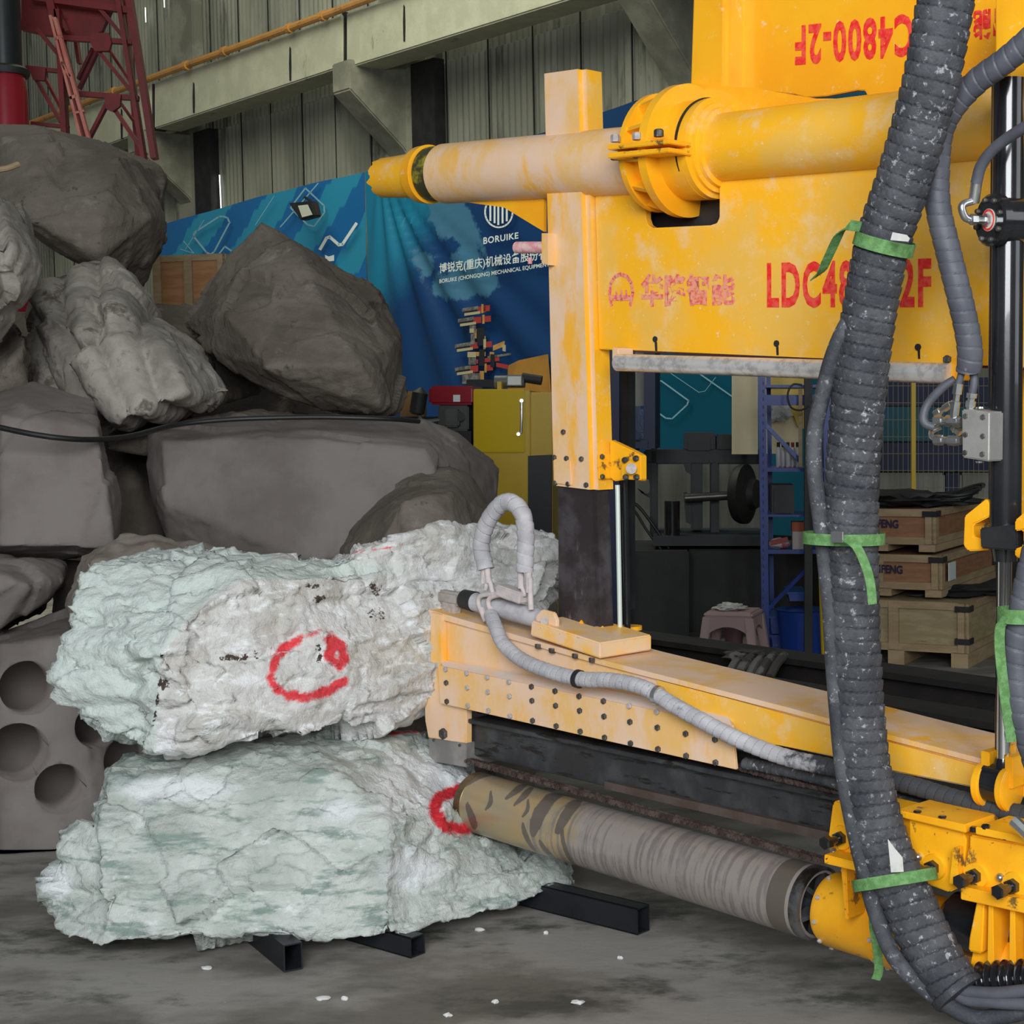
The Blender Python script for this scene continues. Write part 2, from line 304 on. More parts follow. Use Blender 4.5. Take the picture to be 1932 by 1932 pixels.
# columns with corbels
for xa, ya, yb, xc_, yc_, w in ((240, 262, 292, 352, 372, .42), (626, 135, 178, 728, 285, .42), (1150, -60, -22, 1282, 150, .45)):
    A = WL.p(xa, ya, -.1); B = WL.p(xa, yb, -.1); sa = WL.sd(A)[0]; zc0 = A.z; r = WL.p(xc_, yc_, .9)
    b = MB(); P = lambda s: [WL.W(s, -.1, B.z), WL.W(s, -.1, zc0 + .1), WL.W(s, .95, zc0 + .1), WL.W(s, .95, r.z - .25), WL.W(s, .8, r.z - .05)]
    b.poly(P(sa), P(sa + w)); b.box(WL, sa - .15, sa + .62, .85, 1.5, 0, 13)
    
    struct('trim_%d' % k, b, conc_dark, 'grimy concrete column with sloping corbel, shade painted into its colour', bevel=.02); k += 1
    b = MB().box(WL, sa + .62, sa + 1.15, .80, .98, 0, zc0 + .1); struct('trim_%d' % k, b, black_matte, 'black box painting the shade beside the column'); k += 1  # black box paints the shaded gap between column and sheet
# conduit
b = MB(); pts = [WL.p(x, y, -.12) for x, y in ((55, 234), (272, 152), (480, 77), (690, 0), (790, -38))]
b.tube(pts, .055, 10, step=.5)
o = build('conduit_pipe', b, orange_pipe, None, 'long orange pipe running along the top of the concrete girder', 'pipe')
b = MB()
for x, y in ((150, 198), (215, 173), (352, 124), (424, 97), (547, 53), (610, 30)): b.cyl(WL.p(x - 3, y + 1, -.12), WL.p(x + 3, y - 1, -.12), .075, n=10)
LOC[o.name] = Vector(o.location); build('pipe_clamp', b, orange_pipe, o)
# ------------------------------------------------------------------ banners
def interp(x, pts):
    for (x0, y0), (x1, y1) in zip(pts, pts[1:]):
        if x <= x1: return y0 + (y1 - y0) * (x - x0) / (x1 - x0)
    return pts[-1][1]
def banner_mesh(xs0, xs1, top, n, folds, dd=-.10, shade=None):
    vs = []; fs = []; at1 = []; at2 = []; m2 = 40
    s0 = WL.sd(WL.p(xs0, 500, dd))[0]; s1 = WL.sd(WL.p(xs1, 500, dd))[0]
    for i in range(n + 1):
        s = s0 + (s1 - s0) * i / n; px0 = proj(WL.W(s, dd, 3))[0]; zt = WL.p(px0, interp(px0, top), dd).z
        for j in range(m2 + 1):
            z = .3 + (zt - .3) * j / m2; q = WL.W(s, dd, z); px, py = proj(q); dsp = folds(px, py)
            q2 = WL.W(s, dd + dsp, z); vs.append(q2); a, c = shade(px, py); at1.append(a); at2.append(c)
    for i in range(n):
        for j in range(m2): fs.append((i * (m2 + 1) + j, (i + 1) * (m2 + 1) + j, (i + 1) * (m2 + 1) + j + 1, i * (m2 + 1) + j + 1))
    return vs, fs, at1, at2
def banner(name, label, args, cols):
    vs, fs, a1_, a2_ = banner_mesh(*args[:-1], shade=args[-1])
    nv = len(vs); vs2 = vs + [v + WL.w * .004 for v in vs]; fs2 = fs + [tuple(i + nv for i in f)[::-1] for f in fs]
    b = MB().add(vs2, fs2)
    m = mat('print_' + name + str(len(vs)), cols[0], None, rough=.42, bump=0, attrs=(('tone', cols[1], .3, .7, 3, .25), ('tone2', cols[2], .45, .55, 5, .5)), spec=.3)
    o = build(name, b, m, None, label, 'banner', smooth=60)
    for nm, av in (('tone', a1_), ('tone2', a2_)):
        at_ = o.data.attributes.new(nm, 'FLOAT', 'POINT'); at_.data.foreach_set('value', (av + av)[:len(o.data.vertices)])
    return o
def stripes(px, py):
    u = (px + py * .62); return 1. if (int(u / 52) % 2) else 0.
ban1 = banner('printed_banner', 'blue printed banner on the wall with white line squares, left of the floodlight', (286, 689, [(250, 440), (290, 428), (500, 368), (600, 343), (692, 323)], 60, lambda x, y: .012 * math.sin(x * .05) + .02, -.10, lambda x, y: (stripes(x, y), .0)), ((.025, .25, .42), (.012, .13, .36), (.05, .3, .45)))
def folds2(x, y):
    r = math.hypot(x - 712, y - 300); a = math.atan2(y - 300, x - 712); k = math.exp(-((a - 1.15) / .42) ** 2)
    return .05 * math.sin(a * 34) * min(1, r / 120) * k + .012 * math.sin(x * .03) + .01
ban2 = banner('printed_banner', 'dark blue creased banner with company name in white, behind the yellow post', (691, 1128, [(680, 325), (735, 313), (1020, 252), (1150, 210)], 160, folds2, -.10, lambda x, y: (min(1., max(0., (x - 690) / 240 + (y - 420) / 420)), (.62 + .7 * noise.fractal(Vector((x * .012, y * .012, 2.2)), .9, 2.1, 3)) * min(1, 1.5 * math.exp(-((x - 850) / 90) ** 2 - ((y - 480 - (x - 850) * .6) / 110) ** 2)))), ((.012, .17, .30), (.006, .040, .14), (.05, .16, .27)))
ban3 = banner('printed_banner', 'teal banner with pale outline squares, seen under the long chrome rod', (1236, 1640, [(1128, 215), (1200, 190), (1700, 60)], 50, lambda x, y: .012 * math.sin(x * .05), -.10, lambda x, y: (0., 0.)), ((.0, .075, .13), (.01, .05, .2), (.05, .3, .45)))
ban4 = banner('printed_banner', 'narrow dark blue banner edge showing above the yellow clamp', (1129, 1234, [(1128, 215), (1200, 190), (1300, 165)], 16, lambda x, y: .01 * math.sin(x * .05), -.10, lambda x, y: (0., 0.)), ((.008, .04, .12), (.01, .05, .2), (.05, .3, .45)))
def strip(b, pts, w, d=-.175, F=WL):
    for (x0, y0), (x1, y1) in zip(pts, pts[1:]):
        L_ = math.hypot(x1 - x0, y1 - y0); nx, ny = -(y1 - y0) / L_ * w / 2, (x1 - x0) / L_ * w / 2; ex, ey = (x1 - x0) / L_ * w * .3, (y1 - y0) / L_ * w * .3
        b.px(F, [(x0 + nx - ex, y0 + ny - ey), (x1 + nx + ex, y1 + ny + ey), (x1 - nx + ex, y1 - ny + ey), (x0 - nx - ex, y0 - ny - ey)], d, d + .003)
b = MB()
strip(b, [(420, 408), (429, 411), (433, 420), (404, 475), (397, 480), (389, 476), (366, 447), (366, 439), (413, 409), (420, 408)], 3)
strip(b, [(600, 346), (529, 428)], 2.2); strip(b, [(576, 355), (611, 388), (612, 401), (593, 427), (580, 424), (548, 392), (576, 355)], 2.6)
strip(b, [(436, 473), (424, 465), (405, 490)], 3); strip(b, [(517, 370), (482, 424)], 1.4); strip(b, [(346, 455), (366, 478), (340, 470)], 1.2); strip(b, [(385, 415), (350, 470)], 1.2)
build('line_pattern', b, lightprint, ban1)
b = MB(); strip(b, [(672, 422), (646, 461), (639, 462), (622, 447), (616, 449), (604, 470)], 5.5); b.px(WL, [(613, 481), (620, 484), (630, 481), (630, 492), (622, 493), (614, 489)], -.175, -.172)
build('zigzag_print', b, whiteprint, ban1, 'thick white zigzag line')
text('lettering', '博锐克(重庆)机械设备股份有限公司', WL, [(829, 519), (1085, 485), (1085, 460), (829, 497)], -.175, whiteprint, ban2, .012)
text('lettering', 'BORUIKE (CHONGQING) MECHANICAL EQUIPMENT CO.,LTD.', WL, [(829, 537), (1078, 498), (1078, 488), (829, 527)], -.175, whiteprint, ban2, .012)
text('lettering', 'BORUIKE', WL, [(912, 461), (978, 450), (978, 438), (912, 448)], -.175, whiteprint, ban2, .02, space=1.1)
b = MB(); c0 = (941, 400); strip(b, [(c0[0] + 26 * math.cos(t * math.pi / 14), c0[1] + 29 * math.sin(t * math.pi / 14)) for t in range(29)], 3)
for x in (925, 933, 940, 948, 956): strip(b, [(x, 388), (x, 424 - abs(x - 941) * .5)], 3.4)
build('round_emblem', b, whiteprint, ban2)
b = MB(); strip(b, [(1238, 717), (1248, 719), (1299, 756), (1296, 764), (1268, 790), (1256, 789), (1238, 776)], 2.6, -.15); strip(b, [(1318, 704), (1381, 748)], 2.4, -.15); strip(b, [(1265, 704), (1318, 740), (1330, 738), (1350, 712)], 1, -.15)
build('line_pattern', b, lightprint, ban3, 'pale line pattern')
# machine printed on the dark blue banner
pr = [mat('print_red', (.36, .035, .03), None, rough=.6, bump=0), mat('print_ochre', (.42, .22, .05), (.5, .3, .1), 9, rough=.6, bump=0), mat('print_steel', (.20, .20, .19), (.08, .08, .08), 14, rough=.6, bump=0), mat('print_black', (.012, .014, .02), None, rough=.6, bump=0), mat('print_sand', (.45, .38, .24), None, rough=.6, bump=0)]
R = [[], [], [], [], []]
for y, x0, x1 in ((582, 872, 924), (602, 864, 926), (650, 858, 928), (694, 858, 930)):
    R[2].append((x0, y, 30, 7, -.16)); R[3].append((x0 + 2, y + 6, 26, 3, -.16)); R[0].append((x0 + 28, y - 3, 16, 12, -.12)); R[0].append((x1 - 14, y - 5, 14, 11, -.1)); R[1].append((x1 - 16, y - 8, 4, 17, -.1)); R[4].append((x0 + 4, y + 9, 30, 5, -.14))
R[2] += [(886, 614, 12, 14, 0), (888, 630, 8, 20, 0), (884, 672, 14, 16, 0), (920, 672, 44, 4, -.14), (872, 704, 34, 20, 0)]; R[3] += [(900, 618, 14, 34, 0), (904, 660, 10, 30, 0), (925, 668, 8, 24, .1), (880, 716, 60, 14, 0)]
R[1] += [(893, 620, 6, 18, .1), (908, 634, 8, 16, 0), (896, 664, 20, 8, 0), (930, 652, 22, 10, -.4), (924, 664, 8, 14, 0), (905, 700, 8, 16, 0)]; R[4] += [(886, 620, 8, 8, 0), (912, 640, 5, 16, 0), (882, 664, 16, 10, 0), (948, 650, 6, 12, .2)]
R[0] += [(905, 640, 6, 10, 0), (912, 676, 30, 8, -.1), (890, 678, 12, 8, 0), (936, 684, 22, 8, .2), (884, 722, 60, 8, 0)]
for i, nm in enumerate(('red_print', 'ochre_print', 'steel_print', 'black_print', 'sand_print')):
    for x, y, w, h, s in R[i]:
        b = MB(); b.px(WL, [(x, y), (x + w, y + w * s), (x + w, y + w * s + h), (x, y + h)], -.176 - .002 * i, -.174 - .002 * i)
        build(nm, b, pr[i], ban2)
b = MB().px(WL, [(958, 690), (978, 680), (1034, 668), (1040, 740), (958, 740)], -.17, -.168); ob = build('yellow_hall_print', b, mat('print_amber', (.40, .20, .03), (.33, .15, .03), 2, rough=.6, bump=0), ban2)
# ------------------------------------------------------------------ floodlight
t = thing('floodlight', at(568, 397, 21.5), 'small black floodlight fixed high on the blue banner', 'lamp')
b = MB().px(WL, [(543, 383), (588, 379), (595, 408), (566, 416)], -.62, -.5); build('housing', b, black_matte, t, bevel=.02)
b = MB().px(WL, [(562, 388), (580, 386), (589, 405), (570, 410)], -.625, -.618); build('glass_panel', b, mat('lamp_glass', (.55, .58, .5), None, rough=.2, bump=0), t)
b = MB().tube([WL.p(575, 372, -.2), WL.p(585, 378, -.3), WL.p(592, 386, -.42), WL.p(590, 392, -.5)], .02, 8); build('bracket', b, black_matte, t)
# ------------------------------------------------------------------ red lattice tower, upper left
t = thing('lattice_tower', at(170, 700, 12.5), 'dark red steel lattice tower behind the boulders, top left', 'tower')
def seg(b, x0, y0, x1, y1, w, Y=11., th=.05): p0 = at(x0, y0, Y); p1 = at(x1, y1, Y); ww = w * Y / FP; b.beam(p0, p1, ww, min(ww, .06), Vector((0, -1, 0)).cross(p1 - p0)) if False else b.poly(*_seg(p0, p1, ww, th))
def _seg(p0, p1, w, th):
    d = (p1 - p0).normalized(); y = Vector((0, 1, 0)); n = d.cross(y).normalized() * w / 2; y = y * th / 2
    return [p0 + n + y, p0 - n + y, p0 - n - y, p0 + n - y], [p1 + n + y, p1 - n + y, p1 - n - y, p1 + n - y]
for sg in ((240, -30, 292, 300, 11), (220, -30, 272, 300, 8), (88, -30, 178, 330, 13), (110, 20, 128, 330, 10)):
    for Y in (11.,): b = MB(); seg(b, *sg, Y=Y, th=.10); build('leg', b, redtower, t)
for sg in ((232, -30, 262, 300, 8), (130, -30, 150, 120, 6)): b = MB(); seg(b, *sg, Y=11.9, th=.08); build('leg', b, redtower, t)
for sg in ((120, 72, 250, 80, 9), (50, 128, 116, 135, 7), (150, 177, 262, 186, 9), (60, 233, 130, 240, 6), (60, -5, 245, 20, 12)): b = MB(); seg(b, *sg, Y=11.02); build('horizontal_bar', b, redtower, t)
for sg in ((176, 92, 148, 150, 5), (186, 92, 150, 168, 5), (184, 94, 256, 182, 7), (206, 94, 250, 160, 5), (190, 18, 243, 82, 7), (202, 196, 168, 262, 6), (212, 200, 275, 292, 7), (228, 195, 268, 250, 5), (66, 145, 116, 232, 6), (84, 145, 124, 220, 5), (70, 55, 118, 112, 7), (100, 5, 128, 60, 6), (118, 0, 125, 14, 5)):
    b = MB(); seg(b, *sg, Y=11.05 + (.6 if sg[4] == 5 else 0), th=.06); build('diagonal_brace', b, redtower, t)
for pts in ([(172, 62), (205, 62), (210, 80), (205, 96), (178, 96), (170, 80)], [(195, 176), (228, 178), (226, 200), (212, 210), (200, 205)], [(52, 124), (86, 128), (84, 152), (62, 150)]): b = MB().px(FC, pts, 1.36, 1.4); build('gusset_plate', b, redtower, t)
b = MB().px(FC, [(40, -30), (245, -30), (243, 18), (212, 14), (192, 58), (165, 72), (88, 66), (40, 56)], 1.6, 1.66); build('sheet_panel', b, redtower, t)
t = thing('steel_ladder', at(140, 700, 10.8), 'pale salmon ladder leaning against the red tower', 'ladder')
for sg in ((96, 30, 154, 262, 5), (104, 34, 168, 262, 6)): b = MB(); seg(b, *sg, Y=10.6, th=.05); build('rail', b, redpale, t)
for sg in ((105, 76, 117, 69, 6), (133, 187, 146, 181, 6), (117, 118, 134, 147, 5), (144, 214, 160, 210, 4)): b = MB(); seg(b, *sg, Y=10.6); build('rung', b, redpale, t)
# pipe column top left
t = thing('pipe_column', at(5, 500, 9.6), 'dark pipe with bolted collar on a red base, top left corner', 'pipe')
c = at(8, 130, 10.4); b = MB(); b.lathe(c, (0, 0, 1), [(0, .115), (1.0, .115)], 32); build('pipe', b, mat('dark_steel_pipe', (.03, .035, .035), None, rough=.35, metal=.4, bump=.02), t)
b = MB(); b.lathe(c - Vector((0, 0, .05)), (0, 0, 1), [(0, .153), (.02, .16), (.04, .16), (.06, .13)], 32); build('collar', b, black_matte, t)
b = MB(); b.lathe(c - Vector((0, 0, 2.0)), (0, 0, 1), [(0, .142), (1.85, .142), (1.95, .13)], 32); build('base', b, redtank, t)
# ------------------------------------------------------------------ wooden crates behind the boulders
def crate(name, label, F, a0, a1, d0, d1, z0, z1, body, frame, feet=True, bat=(), group=None, t_=.04, cat='crate', fh=.09):
    o = thing(name, F.W((a0 + a1) / 2, (d0 + d1) / 2, z0), label, cat, group); zf = z0 + (fh if feet else 0)
    b = MB().box(F, a0 + .02, a1 - .02, d0 + .02, d1 - .02, zf, z1); build('panel_box', b, body, o)
    b = MB()
    for a, c in ((a0, a0 + t_ * 1.5), (a1 - t_ * 1.5, a1)): b.box(F, a, c, d0, d1, z1 - t_, z1 + .004)
    b.box(F, a0, a1, d0, d0 + t_, z1 - t_, z1 + .005); b.box(F, a0, a1, d1 - t_, d1, z1 - t_, z1 + .005); build('top_frame', b, frame, o)
    b = MB(); b.box(F, a0, a1, d0, d0 + t_, zf - .005, zf + t_); b.box(F, a0, a1, d1 - t_, d1, zf - .005, zf + t_); b.box(F, a1 - t_, a1, d0, d1, zf - .004, zf + t_); b.box(F, a0, a0 + t_, d0, d1, zf - .004, zf + t_); build('bottom_frame', b, frame, o)
    for x in [a0, a1 - t_ * 1.5] + [a0 + (a1 - a0) * q for q in bat]: b = MB().box(F, x, x + t_ * 1.5, d0 - .006, d0 + .02, zf, z1); build('batten', b, frame, o)
    b = MB().box(F, a1 - .02, a1 + .006, d0 - .006, d0 + t_ * 1.5, zf, z1); build('batten', b, frame, o)
    if feet:
        for x in (a0, (a0 + a1) / 2 - .05, a1 - .1): b = MB().box(F, x, x + .1, d0, d1, z0, zf); build('foot', b, frame, o)
    return o
FB = Fr(at(300, 485, 11.5), (.985, -.17, 0))
zt = at(300, 484, 11.5).z
s0 = 0.0; s1 = FB.sd(FB.p(425, 490))[0]
crate('wooden_crate', 'reddish plywood crate between two boulders under the blue banner', FB, -.05, s1, 0, .8, zt - .75, zt, wood_d, wood_b, False, (.43,))
crate('wooden_crate', 'lower pale wooden crate under the reddish plywood crate, mostly hidden by boulders', FB, -.05, s1 + .3, -.05, 1.0, 0, zt - .75, wood_c, wood_b, True, (.5,))
# ------------------------------------------------------------------ things far behind on the right
# diesel engine and yellow cabinet
FE = Fr((0, 11.4, 0), (.985, -.17, 0))
def zb(b, F, x0, x1, y0, y1, d0, d1): return b.px(F, [(x0, y0), (x1, y0), (x1, y1), (x0, y1)], d0, d1)
t = thing('diesel_engine', at(850, 1190, 11.6), 'small diesel engine with glossy red fuel tank beside the yellow cabinet', 'engine')
b = zb(MB(), FE, 808, 894, 728, 764, 0, .45); build('fuel_tank', b, redtank, t, bevel=.02)
b = zb(MB(), FE, 826, 884, 764, 813, .03, .4); b.px(FE, [(838, 772), (866, 772), (866, 806), (838, 806)], -.03, .1); build('engine_block', b, mat('engine_grey', (.05, .06, .055), (.07, .08, .075), rough=.5, bump=.05), t, bevel=.012)
b = MB().lathe(FE.p(790, 757, 0), (.2, 0, 1), [(-.10, .03), (-.085, .055), (.06, .058), (.08, .035), (.1, .01)], 20); build('air_cleaner', b, black_matte, t)
b = MB().tube([FE.p(789, 778, .0), FE.p(793, 789, .0), FE.p(806, 795, .02), FE.p(830, 792, .05)], .014, 10); build('pipe', b, mat('pipe_grey', (.1, .12, .11), None, rough=.4), t)
b = MB().px(FE, [(855, 745), (868, 745), (868, 758), (855, 758)], -.006, 0); build('square_label', b, whiteprint, t)
b = MB().cyl(FE.p(868, 786, -.02), FE.p(868, 786, .03), .035, n=20); build('pulley', b, black_matte, t)
b = zb(MB(), FE, 812, 889, 813, 1190, .05, .5); build('engine_stand', b, black_matte, t)
t = thing('yellow_cabinet', at(950, 1190, 11.4), 'glossy yellow steel cabinet with a grey door handle behind the boulders', 'cabinet')
b = zb(MB(), FE, 894, 1000, 737, 1240, .0, .55); b.px(FE, [(1000, 740), (1042, 740), (1042, 1240), (1000, 1240)], .04, .6); build('body', b, yellow_far, t, bevel=.006)
b = zb(MB(), FE, 893, 990, 734, 854, -.02, 0); dr = build('door', b, mat('glossy_yellow_door', (.66, .46, .01), None, rough=.22, bump=0, coat=.3), t, bevel=.006)
b = MB().tube([FE.p(984, 757, -.03), FE.p(984, 790, -.035), FE.p(983, 817, -.03)], .011, 8); b.cyl(FE.p(984, 756, 0), FE.p(984, 756, -.05), .014, n=10); b.cyl(FE.p(978, 819, 0), FE.p(978, 819, -.05), .014, n=10); build('door_handle', b, zinc, dr)
b = MB().px(FE, [(996, 860), (1040, 858), (1040, 1230), (996, 1230)], -.01, .02); build('dark_side_panel', b, mat('very_dark_panel', (.012, .015, .02), None, rough=.5, bump=0), t)
t = thing('electric_motor', FE.p(965, 733, .2), 'grey motor with a white label standing on the yellow cabinet', 'motor')
b = MB().cyl(FE.p(934, 720, .15), FE.p(990, 720, .15), .045, n=20); build('housing', b, mat('motor_grey', (.12, .13, .12), None, rough=.4), t)
b = zb(MB(), FE, 956, 985, 707, 728, .08, .2); build('terminal_box', b, mat('motor_box', (.16, .17, .17), None, rough=.4), t, bevel=.004)
b = zb(MB(), FE, 958, 983, 710, 726, .076, .08); build('type_plate', b, whiteprint, t)
b = MB().cyl(FE.p(985, 712, .15), FE.p(1022, 718, .15), .035, n=16); build('shaft_cover', b, black_matte, t)
b = zb(MB(), FE, 938, 946, 720, 746, .02, .1); build('bracket', b, yellow_far, t)
t = thing('blue_bench', at(790, 1190, 12.5), 'dark blue steel beam standing behind the pyramid shaped boulder', 'bench')
F2 = Fr((0, 12.4, 0), (1, 0, 0))
b = zb(MB(), F2, 735, 840, 786, 804, 0, .5); build('top', b, navy, t); b = zb(MB(), F2, 735, 840, 804, 1180, .1, .4); build('base', b, black_matte, t)
b = MB(); zb(b, F2, 755, 800, 738, 786, .1, .5); build('cabinet', b, mat('ochre_box', (.30, .15, .02), None, rough=.5), t)
# dark machine tool behind the post
FT = Fr((0, 11.6, 0), (.99, -.10, 0))
t = thing('machine_frame', at(1330, 1200, 11.6), 'dark grey steel machine frame with open posts behind the drill mast', 'machine')
b = MB()
for x0, x1, y0, y1 in ((1215, 1445, 848, 876), (1290, 1350, 816, 850), (1352, 1386, 820, 850), (1226, 1241, 846, 1012), (1341, 1357, 870, 1014), (1304, 1326, 872, 1000), (1160, 1178, 1040, 1120)): zb(b, FT, x0, x1, y0, y1, 0, .3)
build('frame', b, dkgrey, t, bevel=.01)
b = zb(MB(), FT, 1298, 1340, 824, 850, -.02, 0); build('control_panel', b, dkgrey, t)
b = MB(); b.px(FT, [(1212, 872), (1228, 870), (1228, 940), (1216, 934), (1203, 922), (1210, 930), (1222, 933), (1228, 925), (1224, 905), (1210, 902), (1206, 893), (1220, 892)], 0, .1); b.px(FT, [(1290, 876), (1303, 874), (1304, 896), (1294, 890)], 0, .1); b.px(FT, [(1290, 930), (1296, 930), (1304, 944), (1304, 990), (1294, 985)], 0, .1); build('curved_jaw', b, dkgrey, t)
b = zb(MB(), FT, 1178, 1580, 1036, 1230, -.25, .6); zb(b, FT, 1175, 1300, 1040, 1230, -.55, -.2); build('bed', b, black_matte, t, bevel=.01)
b = zb(MB(), FT, 1232, 1445, 1012, 1030, -.4, .5); build('table', b, dkgrey, t)
b = MB().lathe(FT.p(1404, 932, -.05), FT.u * .9 - FT.w * .4, [(-.05, .20), (-.02, .215), (.02, .215), (.06, .12), (.1, .1)], 36); build('flywheel', b, black_matte, t)
b = MB().cyl(FT.p(1292, 940, -.1), FT.p(1390, 934, -.1), .032, n=16); build('shaft', b, mat('dim_steel', (.10, .10, .09), None, rough=.35, metal=.7), t)
b = MB(); b.cyl(FT.p(1268, 945, -.25), FT.p(1268, 1025, -.25), .055, n=20); build('cylinder', b, black, t)
b = MB().tube([FT.p(1172, 945, -.3), FT.p(1200, 952, -.3), FT.p(1228, 985, -.3), FT.p(1262, 1035, -.3)], .012, 8); build('black_hose', b, cable_black, t)
b = MB().tube([FT.p(1172, 956, -.35), FT.p(1195, 962, -.35), FT.p(1220, 1000, -.35), FT.p(1250, 1040, -.35)], .010, 8); build('black_hose', b, cable_black, t)
b = zb(MB(), Fr((0, 13.4, 0), (1, 0, 0)), 1165, 1450, 858, 1050, 0, .1); build('partition_panel', b, pale_panel, None, 'pale grey panel standing behind the dark machine frame', 'panel')
# control column: black and navy cabinets next to the mast
t = thing('control_cabinet', at(1200, 1200, 11.0), 'tall navy control cabinet just right of the drill mast', 'cabinet')
FCC = Fr((0, 10.6, 0), (.97, -.2, 0))
b = zb(MB(), FCC, 1215, 1236, 640, 846, 0, .3); zb(b, FCC, 1183, 1222, 830, 846, -.02, .3); zb(b, FCC, 1150, 1168, 640, 1240, -.3, .1); zb(b, FCC, 1168, 1200, 640, 850, .1, .3); build('body', b, navy, t)
b = zb(MB(), FCC, 1198, 1216, 640, 766, .05, .2); build('grey_door', b, pale_panel, t)
b = zb(MB(), FCC, 1183, 1214, 766, 834, -.04, .02); build('glossy_blue_sheet', b, mat('glossy_dark_blue', (.015, .05, .11), None, rough=.15, bump=.1), t, bevel=.02)
b = MB(); b.cyl(FCC.p(1150, 846, .2), FCC.p(1150, 1240, .2), .03, n=8); build('post', b, black_matte, t)
# beige boards
FBd = Fr((0, 11.0, 0), (.99, -.08, 0))
b = zb(MB(), FBd, 1381, 1430, 690, 857, .0, .03); zb(b, FBd, 1444, 1512, 690, 856, .02, .05); o = build('packing_board', b, board_m, None, 'large beige board standing behind the blue rack', 'board', loc=at(1440, 857, 11))
b = zb(MB(), FBd, 1448, 1530, 690, 770, -.01, .015); b.px(FBd, [(1485, 770), (1530, 770), (1530, 812), (1506, 806), (1498, 785)], -.01, .015); build('yellow_sign', b, yellow_far, None, 'yellow sheet hanging on the beige board behind the rack', 'sheet')
b = MB().blob(FBd.p(1468, 778, -.05), (.085, .03, .07), 4, .7); build('crumpled_plastic', b, rag_m, None, 'crumpled pale plastic stuck to the beige board', 'plastic')
# blue rack
FR = Fr((0, 9.9, 0), (.99, -.12, 0))
t = thing('steel_rack', at(1500, 1228, 9.9), 'blue slotted steel rack with bent shelves left of the big hose', 'rack')
for x0, x1, d in ((1429, 1443, 0), (1551, 1566, 0), (1445, 1453, .45), (1558, 1566, .45)):
    b = MB().px(FR, [(x0, 640), (x1, 640), (x1 + 9, 1228), (x0 + 9, 1228)], d, d + .05); build('post', b, blue_rack, t)
for y0, y1 in ((726, 731), (745, 765), (883, 890), (971, 975), (1037, 1045), (1222, 1228)):
    b = zb(MB(), FR, 1441, 1556, y0, y1, .01, .5 if y1 - y0 < 9 else .04); build('shelf', b, blue_rack, t)
for s in ((1443, 800, 1512, 872), (1448, 1150, 1520, 1075)): b = MB(); p0 = FR.p(s[0], s[1], .02); p1 = FR.p(s[2], s[3], .02); b.poly(*_seg(p0, p1, .024, .02)); build('diagonal_brace', b, blue_rack, t)
b = MB()
for y in range(720, 1210, 15): b.px(FR, [(1439, y), (1441, y), (1441, y + 6), (1439, y + 6)], -.003, .0)
build('slot', b, navy, t)
FR2 = Fr((0, 9.7, 0), (.99, -.12, 0))
b = zb(MB(), FR2, 1518, 1533, 640, 1240, 0, .06); build('black_upright', b, black_matte, None, 'black steel upright standing in front of the blue rack', 'post')
b = zb(MB(), FR2, 1507, 1514, 735, 880, .1, .12); b2 = build('wooden_strip', b, wood_b, None, 'pale strip leaning beside the black upright', 'strip')
b = MB().tube([FR2.p(1513, 726, -.02), FR2.p(1495, 726, -.02), FR2.p(1486, 745, -.02), FR2.p(1492, 768, -.02), FR2.p(1510, 774, -.02), FR2.p(1526, 765, -.02)], .006, 8); build('cable', b, cable_black, None, 'black cable looped over the top of the rack', 'cable')
for i, x in enumerate((1469, 1478, 1487, 1496, 1505)):
    p = FR.p(x, 882, .08 + .05 * (i % 2)); t2 = thing('spray_can', (p.x, p.y, p.z), ('leftmost white spray can' if i == 0 else ('second white spray can from the left', 'middle white spray can of five', 'second white spray can from the right', 'rightmost white spray can')[i - 1]) + ' on the upper shelf of the blue rack', 'can', 'spray cans on the rack shelf')
    b = MB().lathe(p, (0, 0, 1), [(0, .014), (.003, .016), (.115, .016), (.125, .011)], 16); build('can', b, canwhite, t2); b = MB().lathe(p + Vector((0, 0, .125)), (0, 0, 1), [(0, .010), (.03, .010)], 12); build('cap', b, redtank if i % 2 else black_matte, t2)
b = MB().blob(FR.p(1471, 1026, .1), (.065, .06, .035), 2, .2); o = build('plastic_bag', b, canwhite, None, 'white plastic bag with a red band on the middle shelf', 'bag')
b = MB().px(FR, [(1453, 1020), (1486, 1013), (1487, 1022), (1454, 1029)], .025, .03); build('red_band', b, redtank, o)
b = zb(MB(), FR, 1495, 1516, 1002, 1037, .05, .15); o = build('cardboard_carton', b, mat('carton_white', (.42, .38, .34), None, rough=.7), None, 'small white and orange carton next to the plastic bag', 'carton')
b = zb(MB(), FR, 1494, 1517, 985, 1003, .049, .151); build('orange_lid', b, mat('carton_orange', (.35, .08, .03), None, rough=.7), o)
for k_, (x0, x1, y0, y1) in enumerate(((1484, 1518, 1119, 1134), (1450, 1516, 1165, 1196), (1452, 1518, 1200, 1222))):
    b = MB().px(FR, [(x0 + 3, y0), (x1, y0), (x1, y1), (x0 + 6, y1)], .08, .4); b.px(FR, [(x0, y0 - 2), (x1 + 2, y0 - 2), (x1 + 2, y0 + 2), (x0, y0 + 2)], .07, .41); build('plastic_bin', b, blue_rack, None, ('small blue bin on the lower rack shelf', 'wide blue bin, upper of the two at the rack bottom', 'wide blue bin, lower of the two at the rack bottom')[k_], 'bin')
b = MB().cyl(at(1545, 940, 9.2), atz(1556, 1262, 0), .018, n=12); build('yellow_post', b, yellow_far, None, 'thin yellow post standing left of the big hose', 'post')
